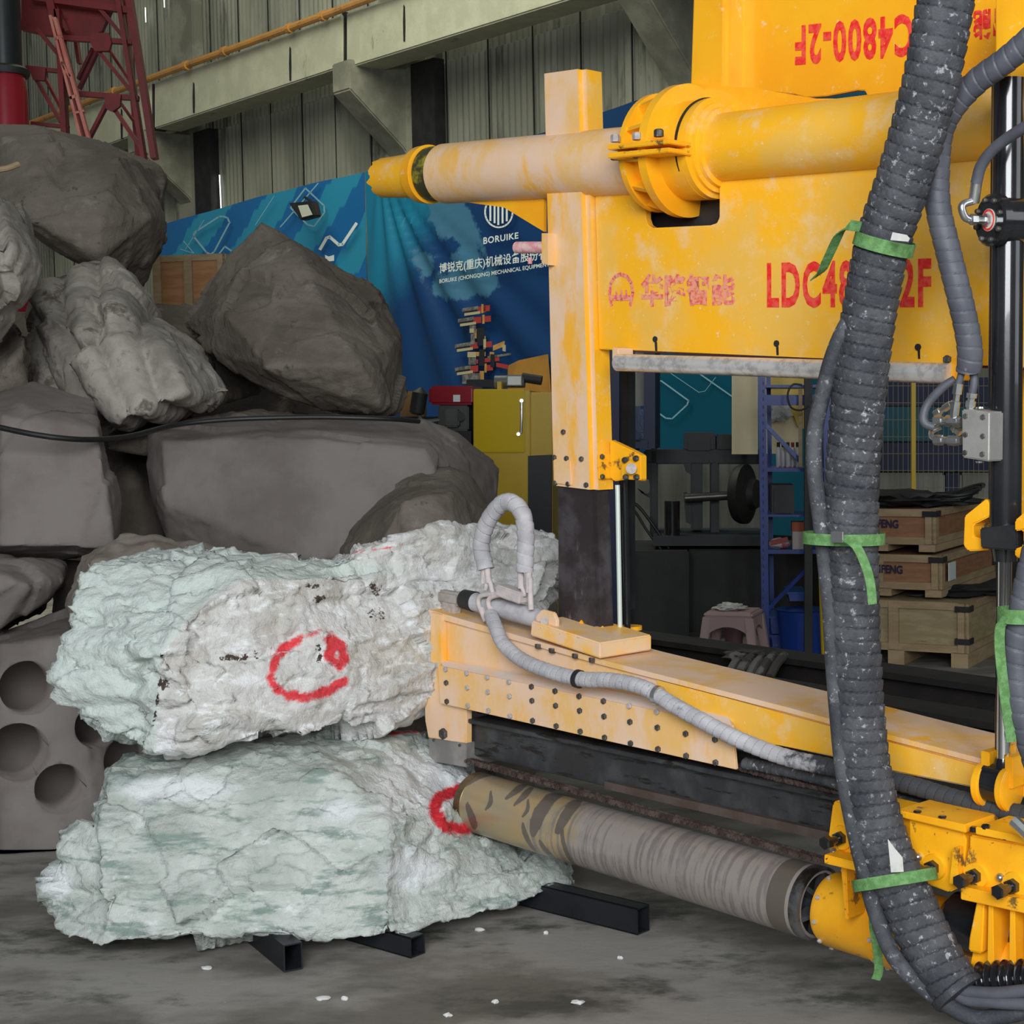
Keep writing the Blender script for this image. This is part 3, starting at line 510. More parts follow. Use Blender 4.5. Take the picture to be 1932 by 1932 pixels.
b = zb(MB(), FR, 1456, 1498, 915, 972, .1, .4); b.px(FR, [(1460, 925), (1494, 925), (1494, 968), (1460, 968)], .09, .1); build('gearbox', b, dkgrey, None, 'dark square gearbox on the rack shelf', 'gearbox')
# stool
S = at(1384, 1150, 9.3); Fs = Fr((S.x, 9.3, 0), (.93, -.37, 0)); zt = S.z
t = thing('plastic_stool', (S.x, 9.3, 0), 'dusty pink plastic stool with a white rag on it', 'stool')
def quadleg(b, ca, cd, top, bot, h0, h1, w0=.06, w1=.045):
    P = lambda a, d, w, z: [Fs.W(a - w / 2, d - w / 2, z), Fs.W(a + w / 2, d - w / 2, z), Fs.W(a + w / 2, d + w / 2, z), Fs.W(a - w / 2, d + w / 2, z)]
    b.poly(P(ca * bot, cd * bot, w1, h0), P(ca * top, cd * top, w0, h1))
b = MB(); P = lambda r, z: [Fs.W(-r, -r, z), Fs.W(r, -r, z), Fs.W(r, r, z), Fs.W(-r, r, z)]
b.poly(P(.150, zt - .03), P(.138, zt)); build('seat', b, stool_m, t, bevel=.01)
for ca in (-1, 1):
    for cd in (-1, 1): b = MB(); quadleg(b, ca, cd, .122, .17, 0, zt - .03, .056, .044); build('leg', b, stool_m, t, bevel=.006)
for k_ in range(4):
    b = MB(); pr_ = []
    for i in range(9):
        u = -1 + i / 4; pr_.append((u * .125, zt - .03 - .055 - .05 * u * u))
    out = [(-.148, zt - .03), (-.155, zt - .14)] + pr_ + [(.155, zt - .14), (.148, zt - .03)]
    G = Fs.u if k_ % 2 == 0 else Fs.w; Hh = Fs.w if k_ % 2 == 0 else Fs.u; sg = -1 if k_ < 2 else 1
    A = [Fs.O + G * a + Hh * sg * .148 + Vector((0, 0, z)) for a, z in out]; b.poly(A, [p - Hh * sg * .01 for p in A]); build('apron', b, stool_m, t)
b = MB().blob((S.x - .02, 9.28, zt + .018), (.085, .07, .024), 9, .6); build('rag', b, rag_m, None, 'crumpled white rag lying on the pink stool', 'rag')
b = MB().cyl(atz(1385, 1243, 0), atz(1385, 1243, 0) + Vector((0, 0, .20)), .05, .06, n=20); build('paint_tin', b, mat('tin_pinkish', (.16, .08, .09), (.4, .02, .05), 9, .4, lo=.55, hi=.6), None, 'pinkish tin standing under the stool', 'tin')
b = MB().lathe(Fs.W(.3, .5, 0), (0, 0, 1), [(0, .12), (.33, .15), (.34, .16)], 28); build('plastic_bucket', b, blue_rack, None, 'blue bucket behind the pink stool', 'bucket')
# long dark profiles on the floor
FL = Fr(atz(1380, 1227, .32), (.607, -.795, 0)); sA = -2.2; sB = 3.2
for k_, (d, z0, z1) in enumerate(((.0, 0, .32), (-.42, 0, .26), (-.84, 0, .20), (-1.24, 0, .15))):
    b = MB()
    for q0, q1 in ((z0, z0 + .03), (z1 - .03, z1)): b.box(FL, sA, sB, d, d + .22, q0, q1)
    b.box(FL, sA, sB, d + .07, d + .11, z0 + .03, z1 - .03)
    build('steel_beam', b, mat('dark_beam%d' % k_, (.020, .017, .016), (.032, .027, .025), 4, .75, bump=.2), None, ('rearmost', 'second from the back', 'third from the back', 'nearest')[k_] + ' of the long dark steel beams lying behind the yellow boom', 'beam', 'dark steel beams on the floor')
t0 = FL.sd(atz(1420, 1245, .3))
b = MB()
for i in range(5):
    x = 1372 + i * 20; b.tube([FL.p(x + 28, 1240 - i, .02), FL.p(x + 12, 1255, -.12), FL.p(x, 1278, -.2)], .022 + .004 * (i % 2), 8)
b.blob(FL.p(1415, 1238, .05), (.14, .09, .03), 5, .5); build('work_gloves', b, rag_g, None, 'pair of dirty grey striped gloves on the dark beams', 'gloves')
b = MB().tube([FL.p(1308, 1257, -.05), FL.p(1330, 1253, -.08), FL.p(1358, 1258, -.1), FL.p(1375, 1268, -.1)], .007, 6); build('wire', b, zinc, None, 'thin grey wire beside the gloves', 'wire')
# crates
def stack(name, label, cx, yt, yb, xl, xr, Y, body, fr_, bat, tx=None, feet=True):
    F = Fr(at(cx, yt, Y), (.86, -.51, 0)); top = at(cx, yt, Y).z; bot = F.p(cx, yb, 0).z
    a0 = F.sd(F.p(xl, yt, 0))[0]; dep = .1
    while proj(F.W(0, dep, top))[0] < xr and dep < 1.6: dep += .02
    o = crate(name, label, F, a0, 0, 0, dep, max(0, bot), top, body, fr_, feet, bat, fh=.09 if Y < 9.4 else .048); return o, F, a0, dep, top, bot
c3, F3, a3, d3, t3, b3 = stack('wooden_crate', 'large yellowish crate at the bottom of the stack right of the big hose', 1826, 1140, 1284, 1560, 1885, 9.35, wood_c, wood_b, (.45,))
c2, F2_, a2, d2, t2_, b2_ = stack('wooden_crate', 'shallow red plywood crate in the middle of the stack', 1776, 1050, 1128, 1560, 1878, 9.55, wood_a, wood_b, (.42,))
c1, F1, a1_, d1_, t1, b1_ = stack('wooden_crate', 'shallow red plywood crate on top of the stack', 1764, 963, 1042, 1560, 1875, 9.6, wood_a, wood_b, (.35,))
inkb = mat('dark_blue_ink', (.015, .012, .06), None, rough=.7, bump=0)
text('lettering', 'KAIFENG', F1, [(1630, 994), (1695, 997), (1695, 981), (1630, 978)], -.01, inkb, c1, .03)
text('lettering', 'KAIFENG', F2_, [(1637, 1080), (1703, 1083), (1703, 1067), (1637, 1064)], -.01, inkb, c2, .03)
b = MB().px(F2_, [(1800, 1062), (1815, 1061), (1815, 1090), (1800, 1091)], .0, .0); b = MB(); dq = .12
b.poly([F2_.W(.008, dq, t2_ - .05), F2_.W(.008, dq + .16, t2_ - .05), F2_.W(.008, dq + .16, t2_ - .16), F2_.W(.008, dq, t2_ - .16)], [F2_.W(.012, dq, t2_ - .05), F2_.W(.012, dq + .16, t2_ - .05), F2_.W(.012, dq + .16, t2_ - .16), F2_.W(.012, dq, t2_ - .16)]); build('paper_label', b, whiteprint, c2)
for F, tt, bb, c in ((F1, t1, b1_, c1), (F2_, t2_, b2_, c2), (F3, t3, b3, c3)):
    for z in ((tt - .04,) if F is not F3 else (tt - .05, max(bb, 0) + .14)): b = MB(); b.box(F, -.075, .012, -.012, .09, z, z + .035); build('corner_bracket', b, black_matte, c)
b = MB().blob(F1.W(-.35, .35, t1 + .05), (.30, .25, .055), 3, .5); b.blob(F1.W(-.12, .4, t1 + .03), (.25, .15, .04), 8, .5); build('black_tarpaulin', b, black_matte, None, 'crumpled black sheet lying on the topmost crate', 'tarpaulin')
b = MB()
for q in range(3): b.tube([F1.W(-.05 + .16 * math.cos(a) + .02 * q, .55 + .16 * math.sin(a), t1 + .03 + .02 * q + .06 * max(0, math.cos(a - .5))) for a in [i * .45 for i in range(14)]], .012, 8)
build('coiled_hose', b, cable_black, None, 'coil of thin black hose on the right of the topmost crate', 'hose')
b = MB().blob(F3.W(-.10, .45, t3 + .03), (.32, .16, .035), 6, .5); build('black_bag', b, black_matte, None, 'flat black bag between the bottom crate and the middle one', 'bag')
# mesh fence and blue racking beyond
FM = Fr((0, 11.6, 0), (.995, -.05, 0))
t = thing('mesh_fence', at(1724, 1180, 11.6), 'wire mesh fence panel with yellow posts behind the stacked crates', 'fence')
for x in (1724, 1889): b = zb(MB(), FM, x - 4, x + 4, 560, 1180, 0, .03); build('post', b, yellow_far, t)
b = MB()
x = 1590.
while x < 1890: b.cyl(FM.p(x, 600, .015), FM.p(x, 1000, .015), .0022, n=5); x += 9.5
for y in range(600, 1000, 32): b.cyl(FM.p(1590, y, .015), FM.p(1890, y, .015), .0022, n=5)
build('wire_mesh', b, mat('fence_wire', (.20, .19, .10), None, rough=.5), t)
FN = Fr((0, 13.0, 0), (1, 0, 0))
t = thing('storage_rack', at(1760, 1140, 13), 'blue storage racking behind the wire mesh fence', 'rack')
for y0, y1, m in ((600, 640, navy), (712, 766, navy), (768, 832, teal_m), (835, 888, navy)): b = zb(MB(), FN, 1560, 1960, y0, y1, 0, .4); build('shelf_beam', b, m, t)
for x in (1563, 1955): b = zb(MB(), FN, x - 8, x + 8, 560, 1140, .1, .3); build('post', b, navy, t)
b = zb(MB(), FN, 1690, 1735, 700, 712, .1, .3); build('yellow_pallet', b, yellow_far, t)
for k_, (x0, x1) in enumerate(((1655, 1784), (1812, 1900))): b = zb(MB(), FN, x0, x1, 892, 990, .05, .3); build('storage_box', b, pale_panel, None, ('left', 'right')[k_] + ' pale box on the floor rack behind the fence', 'box', bevel=.02)
b = zb(MB(), FN, 1784, 1812, 892, 990, .1, .3); build('dark_box', b, navy, None, 'narrow dark box between the two pale boxes', 'box')
b = zb(MB(), FN, 1580, 1940, 992, 1140, .42, .9); build('low_platform', b, black_matte, None, 'dark low platform carrying the pale boxes behind the fence', 'platform')
# ------------------------------------------------------------------ rocks
def hull(pts):
    bm = bmesh.new()
    for p in pts: bm.verts.new(p)
    r = bmesh.ops.convex_hull(bm, input=bm.verts); bmesh.ops.delete(bm, geom=[v for v in bm.verts if not v.link_faces], context='VERTS')
    vs = [v.co.copy() for v in bm.verts]; bm.verts.index_update(); fs = [tuple(v.index for v in f.verts) for f in bm.faces]; bm.free(); return vs, fs
def remesh(vs, fs, voxel, cuts=(), sm=0):
    me = bpy.data.meshes.new('t'); me.from_pydata(vs, [], fs); o = bpy.data.objects.new('t', me); COL.objects.link(o)
    md = o.modifiers.new('r', 'REMESH'); md.mode = 'VOXEL'; md.voxel_size = voxel
    cs = []
    for c in cuts:
        mc = bpy.data.meshes.new('c'); mc.from_pydata(c.v, [], c.f); oc = bpy.data.objects.new('c', mc); COL.objects.link(oc); cs.append(oc)
        bm = bmesh.new(); bm.from_mesh(mc); bmesh.ops.recalc_face_normals(bm, faces=bm.faces); bm.to_mesh(mc); bm.free()
        bo = o.modifiers.new('b', 'BOOLEAN'); bo.operation = 'DIFFERENCE'; bo.object = oc; bo.solver = 'EXACT'
    dg = bpy.context.evaluated_depsgraph_get(); dg.update(); m2 = bpy.data.meshes.new_from_object(o.evaluated_get(dg)); bpy.data.objects.remove(o)
    for oc in cs: bpy.data.objects.remove(oc)
    return m2
def rock(name, label, hulls, voxel, disp, m, cuts=(), attrs=None, cat='rock', group=None, smooth=False):
    vs = []; fs = []
    for h in hulls:
        a, c = hull([at(*p) if len(p) == 3 else Vector(p[:3]) for p in h]); o_ = len(vs); vs += a; fs += [tuple(i + o_ for i in f) for f in c]
    me = remesh(vs, fs, voxel); me.update()
    ns = [v.normal.copy() for v in me.vertices]; co = [v.co.copy() for v in me.vertices]
    for i, v in enumerate(me.vertices): v.co = co[i] + disp(co[i], ns[i])
    if cuts:
        v2 = [v.co.copy() for v in me.vertices]; f2 = [tuple(p.vertices) for p in me.polygons]; me = remesh_cut(v2, f2, cuts)
    zmin = min(v.co.z for v in me.vertices)
    if zmin < .004:
        for v in me.vertices: v.co.z = max(v.co.z, .004)
    xs = [v.co.x for v in me.vertices]; ys = [v.co.y for v in me.vertices]; base = Vector(((min(xs) + max(xs)) / 2, (min(ys) + max(ys)) / 2, min(v.co.z for v in me.vertices)))
    me.update()
    if attrs:
        data = {k: [] for k in ('zone', 'red', 'stain')}
        for v in me.vertices:
            px, py = proj(v.co); facing = (CAM - v.co).normalized().dot(v.normal) > -.1
            z, r, s = attrs(px, py, v.co, facing); data['zone'].append(z); data['red'].append(r if facing else 0); data['stain'].append(s if facing else 0)
        for k, dv in data.items(): me.attributes.new(k, 'FLOAT', 'POINT').data.foreach_set('value', dv)
    for v in me.vertices: v.co -= base
    me.materials.clear(); me.materials.append(m)
    for p in me.polygons: p.use_smooth = True; p.material_index = 0
    o = bpy.data.objects.new(name, me); me.name = name; COL.objects.link(o); o.location = base; LOC[o.name] = base; tag(o, label, cat, group); return o
def remesh_cut(v2, f2, cuts):
    me = bpy.data.meshes.new('t'); me.from_pydata(v2, [], f2); o = bpy.data.objects.new('t', me); COL.objects.link(o); cs = []
    for c in cuts:
        mc = bpy.data.meshes.new('c'); mc.from_pydata(c.v, [], c.f); bm = bmesh.new(); bm.from_mesh(mc); bmesh.ops.recalc_face_normals(bm, faces=bm.faces); bm.to_mesh(mc); bm.free()
        oc = bpy.data.objects.new('c', mc); COL.objects.link(oc); cs.append(oc); bo = o.modifiers.new('b', 'BOOLEAN'); bo.operation = 'DIFFERENCE'; bo.object = oc; bo.solver = 'EXACT'
    dg = bpy.context.evaluated_depsgraph_get(); dg.update(); m2 = bpy.data.meshes.new_from_object(o.evaluated_get(dg)); bpy.data.objects.remove(o)
    for oc in cs: bpy.data.objects.remove(oc)
    return m2
F_ = noise.fractal
def facet(q, s, k, az=1.):
    qq = Vector((q.x * s, q.y * s, q.z * s * az)); dd, pp = noise.voronoi(qq); c = pp[0]; rv = noise.cell_vector(c * 7.3) - Vector((.5, .5, .5)); t = rv.x * 2
    df = qq - c; return (df.x * rv.x + df.y * rv.y + df.z * rv.z) * k / s * .45 + t * .02 * k / s
def d_white(amp=1., seed=0., lean=.18):
    sd = Vector((seed, seed * .7, 0))
    def f(p, n):
        q = p + sd; l = Vector((q.x * 2.2, q.y * 2.2, (q.z + lean * q.x) * 9))
        qw = q + noise.noise_vector(q * 5) * .03
        a = F_(q * 2.6, .9, 2.1, 4) * .012 + facet(qw, 3.2, .8, 1.8) + facet(qw, 9, .8, 2.6) + facet(qw, 28, .55, 1.5)
        a += abs(F_(l, .75, 2.2, 5)) * .014 - .006
        return n * a * amp
    return f
def d_grey(amp=1., seed=0., fine=1.):
    sd = Vector((seed, seed * 1.3, seed * .5))
    def f(p, n):
        q = p + sd; qw = q + noise.noise_vector(q * 3) * .05; a = F_(q * 1.4, .9, 2.1, 3) * .014 + abs(F_(q * 7, .75, 2.2, 5)) * .010 + facet(qw, 1.9, .7 * fine, 1.2) + facet(qw, 6, .55 * fine, 1.6) + facet(qw, 16, .35 * fine) + F_(q * 14, .8, 2.2, 3) * .003 * fine
        return n * a * amp
    return f
def back(pts, dy, k=.85):
    cx = sum(p[0] for p in pts) / len(pts); cy = sum(p[1] for p in pts) / len(pts)
    return [(cx + (p[0] - cx) * k, cy + (p[1] - cy) * k, p[2] + dy) for p in pts]
def seg_d(px, py, pts):
    d = 1e9
    for (x0, y0), (x1, y1) in zip(pts, pts[1:]):
        vx, vy = x1 - x0, y1 - y0; t = max(0, min(1, ((px - x0) * vx + (py - y0) * vy) / (vx * vx + vy * vy))); d = min(d, math.hypot(px - x0 - t * vx, py - y0 - t * vy))
    return d
def g(px, py, cx, cy, rx, ry): return math.exp(-(((px - cx) / rx) ** 2 + ((py - cy) / ry) ** 2))
ring1 = [(560 + 0, 1208), (538, 1222), (520, 1245), (511, 1275), (520, 1298), (545, 1313), (580, 1316), (615, 1306), (648, 1285)]
ring1b = [(622, 1205), (640, 1218), (650, 1240), (640, 1258), (622, 1240), (626, 1215)]
def at_up(px, py, p, fc):
    bx = interp(py, [(1040, 520), (1075, 500), (1110, 420), (1150, 370), (1190, 340), (1235, 305), (1300, 300), (1420, 292)])
    z = 1 / (1 + math.exp((px - bx) / 9.)); z = max(z, .85 * g(px, py, 560, 1075, 260, 26))
    r = max(1 - seg_d(px, py, ring1) / 22, 1 - seg_d(px, py, ring1b) / 26, .75 - seg_d(px, py, [(565, 1200), (600, 1195)]) / 22, .62 - seg_d(px, py, [(655, 1043), (730, 1034), (800, 1020)]) / 14)
    s = max(.62 * g(px, py, 590, 1106, 34, 10), .6 * g(px, py, 603, 1132, 20, 16), .6 * g(px, py, 708, 1112, 18, 22), .62 * g(px, py, 712, 1158, 22, 20), .58 * g(px, py, 603, 1235, 12, 40), .6 * g(px, py, 440, 1240, 50, 14), .56 * g(px, py, 485, 1235, 16, 18), .62 * g(px, py, 310, 1290, 16, 22), .62 - seg_d(px, py, [(302, 1280), (296, 1330), (290, 1370), (295, 1400)]) / 14)
    return z, max(0, r), s * 1.15
ring2 = [(884, 1488), (862, 1490), (835, 1500), (820, 1518), (822, 1540), (842, 1560), (870, 1566), (890, 1560)]
def at_lo(px, py, p, fc):
    z = max(g(px, py, 800, 1480, 130, 80), .9 * g(px, py, 330, 1490, 150, 36), .8 * g(px, py, 640, 1530, 60, 30), .8 * g(px, py, 780, 1640, 90, 60), g(px, py, 105, 1665, 40, 40))
    r = max(1 - seg_d(px, py, ring2) / 26, .75 - seg_d(px, py, [(670, 1384), (705, 1388), (800, 1378), (815, 1366)]) / 13)
    s = max(.62 * g(px, py, 585, 1432, 14, 6), .66 * g(px, py, 176, 1558, 7, 10))
    return z, max(0, r), s
up = [[(300, 1235, 4.50), (360, 1165, 4.58), (470, 1095, 4.72), (292, 1418, 4.60), (410, 1398, 4.55), (600, 1386, 4.72), (812, 1352, 5.22), (830, 1215, 5.30), (720, 1100, 5.05), (600, 1085, 4.85), (215, 1052, 5.0), (165, 1068, 4.95), (150, 1100, 4.9), (140, 1180, 4.80), (200, 1385, 4.75), (620, 1046, 5.1), (900, 1046, 5.3), (230, 1060, 5.5), (250, 1330, 5.45), (900, 1290, 5.5), (1000, 1150, 5.45)],
      [(610, 1060, 4.95), (700, 1014, 5.1), (790, 992, 5.15), (900, 987, 5.45), (1000, 989, 5.5), (1048, 1003, 5.55), (1078, 1060, 5.5), (1055, 1110, 5.42), (1010, 1165, 5.4), (930, 1190, 5.38), (800, 1150, 5.25), (700, 1090, 5.0), (700, 1080, 5.7), (1000, 1010, 5.8), (1050, 1120, 5.7), (800, 1200, 5.7)],
      [(112, 1205, 4.75), (145, 1175, 4.75), (88, 1290, 4.72), (108, 1318, 4.72), (150, 1348, 4.70), (205, 1392, 4.68), (290, 1416, 4.64), (300, 1240, 4.56), (200, 1180, 4.70), (150, 1230, 5.1), (200, 1350, 5.1), (300, 1300, 5.1)]]
lo = [[(200, 1460, 4.70), (197, 1500, 4.68), (262, 1424, 4.85), (400, 1408, 5.0), (640, 1388, 5.1), (800, 1372, 5.25), (880, 1440, 5.15), (900, 1500, 5.0), (890, 1575, 4.85), (180, 1590, 4.50), (190, 1700, 4.42), (500, 1480, 4.62), (640, 1460, 4.66), (730, 1560, 4.52), (735, 1768, 4.42), (500, 1762, 4.38), (250, 1776, 4.40), (190, 1782, 4.41), (220, 1450, 5.4), (200, 1600, 5.3), (800, 1380, 5.7), (900, 1570, 5.5), (600, 1610, 5.3)],
      [(152, 1552, 4.62), (95, 1620, 4.60), (83, 1662, 4.60), (95, 1700, 4.55), (108, 1752, 4.50), (150, 1776, 4.44), (200, 1785, 4.41), (300, 1778, 4.42), (220, 1560, 4.52), (150, 1600, 5.1), (150, 1630, 5.1), (300, 1630, 5.1)],
      [(880, 1572, 4.80), (1000, 1592, 5.0), (1062, 1602, 5.15), (1090, 1626, 5.05), (1084, 1662, 4.92), (1000, 1696, 4.74), (900, 1724, 4.62), (800, 1758, 4.5), (736, 1768, 4.42), (760, 1600, 4.58), (1060, 1590, 5.6), (1000, 1600, 5.4), (800, 1600, 5.4)]]
rock('marble_block', 'white marble boulder on top with a red spray painted ring on its beige face', up, .0095, d_white(1., 0, -.10), white_a, attrs=at_up, cat='stone block')
rock('marble_block', 'greenish white boulder underneath, lying on steel tubes, red ring beside the barrel tip', lo, .0095, d_white(.9, 5., 0.05), white_b, attrs=at_lo, cat='stone block')
# grey boulders behind
def simple(name, label, pts, front, dy, m, voxel=.03, amp=1., seed=1., fine=1., k=.85, extra=(), cuts=(), more=(), groove=0.):
    dg = d_grey(amp, seed, fine); df = dg
    if groove: df = lambda p, n: dg(p, n) + n * (abs(math.sin(math.pi * (p.x * .92 + p.z * .42 + .03 * noise.noise(p * 3)) / .17)) ** .7 - .6) * groove
    rock(name, label, [list(pts) + list(front) + back(pts, dy, k) + list(extra)] + list(more), voxel, df, m, cuts)
simple('boulder', 'huge grey boulder at the top left, below the red tower', [(-60, 232, 8.6), (60, 238, 8.6), (110, 256, 8.6), (195, 262, 8.7), (240, 292, 8.9), (298, 315, 9.2), (314, 335, 9.3), (300, 470, 9.2), (268, 545, 8.8), (230, 530, 8.5), (160, 500, 8.2), (60, 430, 8.1), (-60, 380, 8.1)], [(230, 290, 8.2), (285, 410, 8.2), (190, 420, 7.9), (185, 480, 7.95), (30, 280, 8.2), (60, 420, 7.9), (300, 415, 8.6)], 1.0, rock_m, .018, .5, 1., more=[[(296, 400, 9.3), (316, 440, 9.3), (310, 470, 9.3), (290, 470, 9.3), (296, 430, 9.8), (310, 450, 9.8)]])
simple('boulder', 'pale rough boulder cut by the left edge, above the grey block', [(-80, 360, 6.8), (0, 366, 6.7), (42, 405, 6.7), (58, 455, 6.6), (78, 500, 6.6), (66, 540, 6.6), (38, 565, 6.6), (30, 600, 6.7), (0, 648, 6.7), (-80, 660, 6.7)], [(20, 470, 6.35), (0, 560, 6.35), (-50, 450, 6.3)], .8, rock_pale, .015, .6, 2.)
simple('boulder', 'dark wedge of rock under the pale boulder at the left edge', [(-60, 650, 7.2), (10, 640, 7.1), (36, 602, 7.1), (52, 640, 7.0), (60, 735, 7.0), (0, 760, 7.0), (-60, 760, 7.0)], [(20, 700, 6.9)], .6, rock_m, .03, .6, 3.)
simple('boulder', 'grooved brown boulder with pale ridges, left of the pyramid shaped boulder', [(50, 565, 7.5), (72, 540, 7.6), (125, 532, 7.7), (200, 490, 7.8), (262, 575, 7.7), (318, 640, 7.5), (380, 690, 7.4), (438, 738, 7.4), (380, 782, 7.3), (250, 803, 7.1), (195, 800, 7.1), (165, 720, 7.2), (100, 745, 7.4), (62, 735, 7.5)], [(150, 640, 7.0), (240, 790, 6.8), (350, 740, 6.9), (200, 600, 7.1), (300, 660, 7.0)], .7, rock_pale, .014, .6, 4., groove=.06)
simple('boulder', 'big pyramid shaped brown boulder in front of the blue banner', [(492, 416, 8.4), (524, 430, 8.4), (546, 452, 8.5), (640, 510, 8.6), (718, 558, 8.7), (762, 635, 8.5), (752, 768, 8.2), (718, 786, 8.0), (600, 768, 7.8), (480, 722, 7.8), (388, 660, 8.0), (352, 605, 8.2), (398, 530, 8.3), (428, 485, 8.35)], [(560, 475, 8.05), (680, 690, 7.45), (500, 690, 7.5), (720, 770, 7.6), (430, 600, 7.7), (740, 650, 7.9)], .9, rock_m, .016, .48, 5.)
simple('boulder', 'small dark boulder in the gap below the reddish crate', [(262, 570, 9.2), (330, 575, 9.2), (380, 585, 9.2), (420, 640, 9.0), (500, 740, 8.9), (420, 760, 8.6), (300, 700, 8.6), (270, 620, 8.9)], [(350, 640, 8.5)], .7, rock_m, .025, .5, 6.)
simple('boulder', 'smooth sawn grey block at the left edge, rope hanging across it', [(-90, 790, 6.5), (0, 745, 6.5), (60, 721, 6.6), (180, 752, 6.6), (189, 800, 6.5), (205, 900, 6.5), (224, 950, 6.45), (224, 1042, 6.4), (100, 1062, 6.4), (-90, 1040, 6.4)], [(40, 760, 6.3), (185, 810, 6.25), (215, 1035, 6.15), (0, 1030, 6.1), (0, 780, 6.2)], .8, rock_sawn, .016, .35, 7., .6)
simple('boulder', 'long grey sawn block in the centre of the pile under the rope', [(280, 815, 7.2), (335, 800, 7.3), (600, 788, 7.4), (800, 790, 7.6), (862, 818, 7.7), (925, 868, 7.8), (941, 885, 7.8), (935, 965, 7.7), (900, 1010, 7.6), (600, 1075, 7.0), (440, 1070, 6.9), (318, 1022, 7.0), (286, 950, 7.1), (276, 880, 7.1)], [(305, 830, 6.95), (600, 826, 6.95), (800, 850, 7.0), (310, 950, 6.85), (600, 1060, 6.75), (850, 1000, 7.0)], .8, rock_sawn, .016, .33, 8., .8)
simple('boulder', 'rounded grey boulder in front of the long block, above the white marble', [(598, 1035, 7.0), (640, 990, 7.0), (700, 940, 7.0), (772, 890, 7.1), (848, 880, 7.2), (885, 900, 7.2), (910, 935, 7.2), (928, 970, 7.1), (930, 1060, 7.0), (760, 1110, 6.8), (640, 1100, 6.8)], [(760, 950, 6.55), (850, 930, 6.65), (860, 1030, 6.5), (700, 1040, 6.5)], .25, rock_m, .016, .42, 21.)
simple('boulder', 'thin flat slab wedged under the grooved and pyramid shaped boulders', [(200, 818, 7.5), (330, 796, 7.6), (478, 772, 7.8), (600, 786, 7.9), (705, 800, 8.0), (600, 812, 7.6), (300, 860, 7.3), (205, 850, 7.3)], [(400, 810, 7.2)], .7, rock_m, .025, .5, 10.)
simple('boulder', 'dark rock at the back of the gap between the two sawn blocks', [(180, 830, 8.0), (300, 820, 8.0), (310, 1040, 7.8), (190, 1040, 7.8)], [(240, 900, 7.7)], .6, rock_m, .04, .7, 11.)
simple('boulder', 'low grey rock at the left edge, split by a pale ridge', [(-80, 1060, 6.2), (0, 1051, 6.2), (118, 1066, 6.2), (116, 1095, 6.1), (72, 1140, 6.0), (0, 1192, 5.9), (-80, 1210, 5.9)], [(55, 1102, 5.85), (0, 1085, 5.8)], .8, rock_sawn, .018, .5, 12.)
# holey block
cuts = []
for (x, y, r, dx) in ((52, 1298, 51, 0), (34, 1418, 55, 0), (112, 1486, 47, 0), (185, 1372, 42, 0), (245, 1440, 44, 0)):
    c = at(x, y, 5.75); rr = r * 5.75 / FP; v = Vector((-.38, 1, -.12)).normalized(); cuts.append(MB().cyl(c - v * .5, c + v * .42, rr, n=40))
pts = [(-90, 1215, 6.0), (0, 1196, 6.0), (140, 1148, 6.2), (230, 1180, 6.3), (330, 1300, 6.2), (330, 1560, 6.0), (240, 1640, 5.9), (170, 1730, 5.8), (60, 1752, 5.75), (-90, 1752, 5.75)]
rock('boulder', 'brown block with large round drill holes, bottom left behind the white boulders', [pts + [(0, 1215, 5.8), (150, 1200, 5.85), (200, 1500, 5.75), (0, 1600, 5.7), (100, 1650, 5.62), (0, 1735, 5.6)] + back(pts, .9)], .022, d_grey(.5, 13., .7), rock_sawn, cuts)
for (x, y, r) in ((60, 1310, 30), (108, 1500, 25)):
    pass
simple('boulder', 'grey rock on the ground hidden behind both white boulders', [(300, 1120, 6.6), (900, 1110, 6.6), (1045, 1120, 6.3), (1050, 1180, 6.2), (1010, 1500, 6.1), (400, 1560, 6.2), (280, 1500, 6.3)], [(1035, 1150, 6.0)], .6, rock_m, .04, .8, 14.)
simple('boulder', 'buried grey rock carrying the top left boulders of the pile', [(-60, 580, 10.2), (300, 600, 10.2), (420, 670, 10.2), (700, 800, 10.2), (820, 1000, 10.2), (500, 1100, 10), (-60, 1100, 10)], [(300, 800, 9.9)], .6, rock_m, .05, .8, 15.)
simple('boulder', 'buried rock filling the lower left of the pile behind the dusty sheet', [(100, 1060, 6.9), (500, 1080, 6.9), (500, 1500, 6.7), (100, 1500, 6.7)], [(300, 1300, 6.5)], .8, rock_m, .05, .6, 16.)
# dusty sheet
def d_cloth(p, n): return n * (abs(F_(Vector((p.x * 5, p.y * 5, p.z * 9)), .8, 2.2, 4)) * .035 - .01)
rock('dusty_tarpaulin', 'dusty brown wrinkled sheet draped behind the top white boulder', [[(120, 1150, 6.0), (152, 1048, 6.1), (230, 1008, 6.1), (380, 1022, 6.1), (440, 1042, 6.1), (500, 1075, 6.0), (160, 1180, 5.8), (130, 1200, 5.8), (170, 1060, 5.85), (400, 1060, 5.85), (300, 1080, 6.4)]], .02, d_cloth, mat('dusty_brown_cloth', (.20, .165, .135), (.27, .235, .20), 5, .9, bump=.3), cat='tarpaulin')
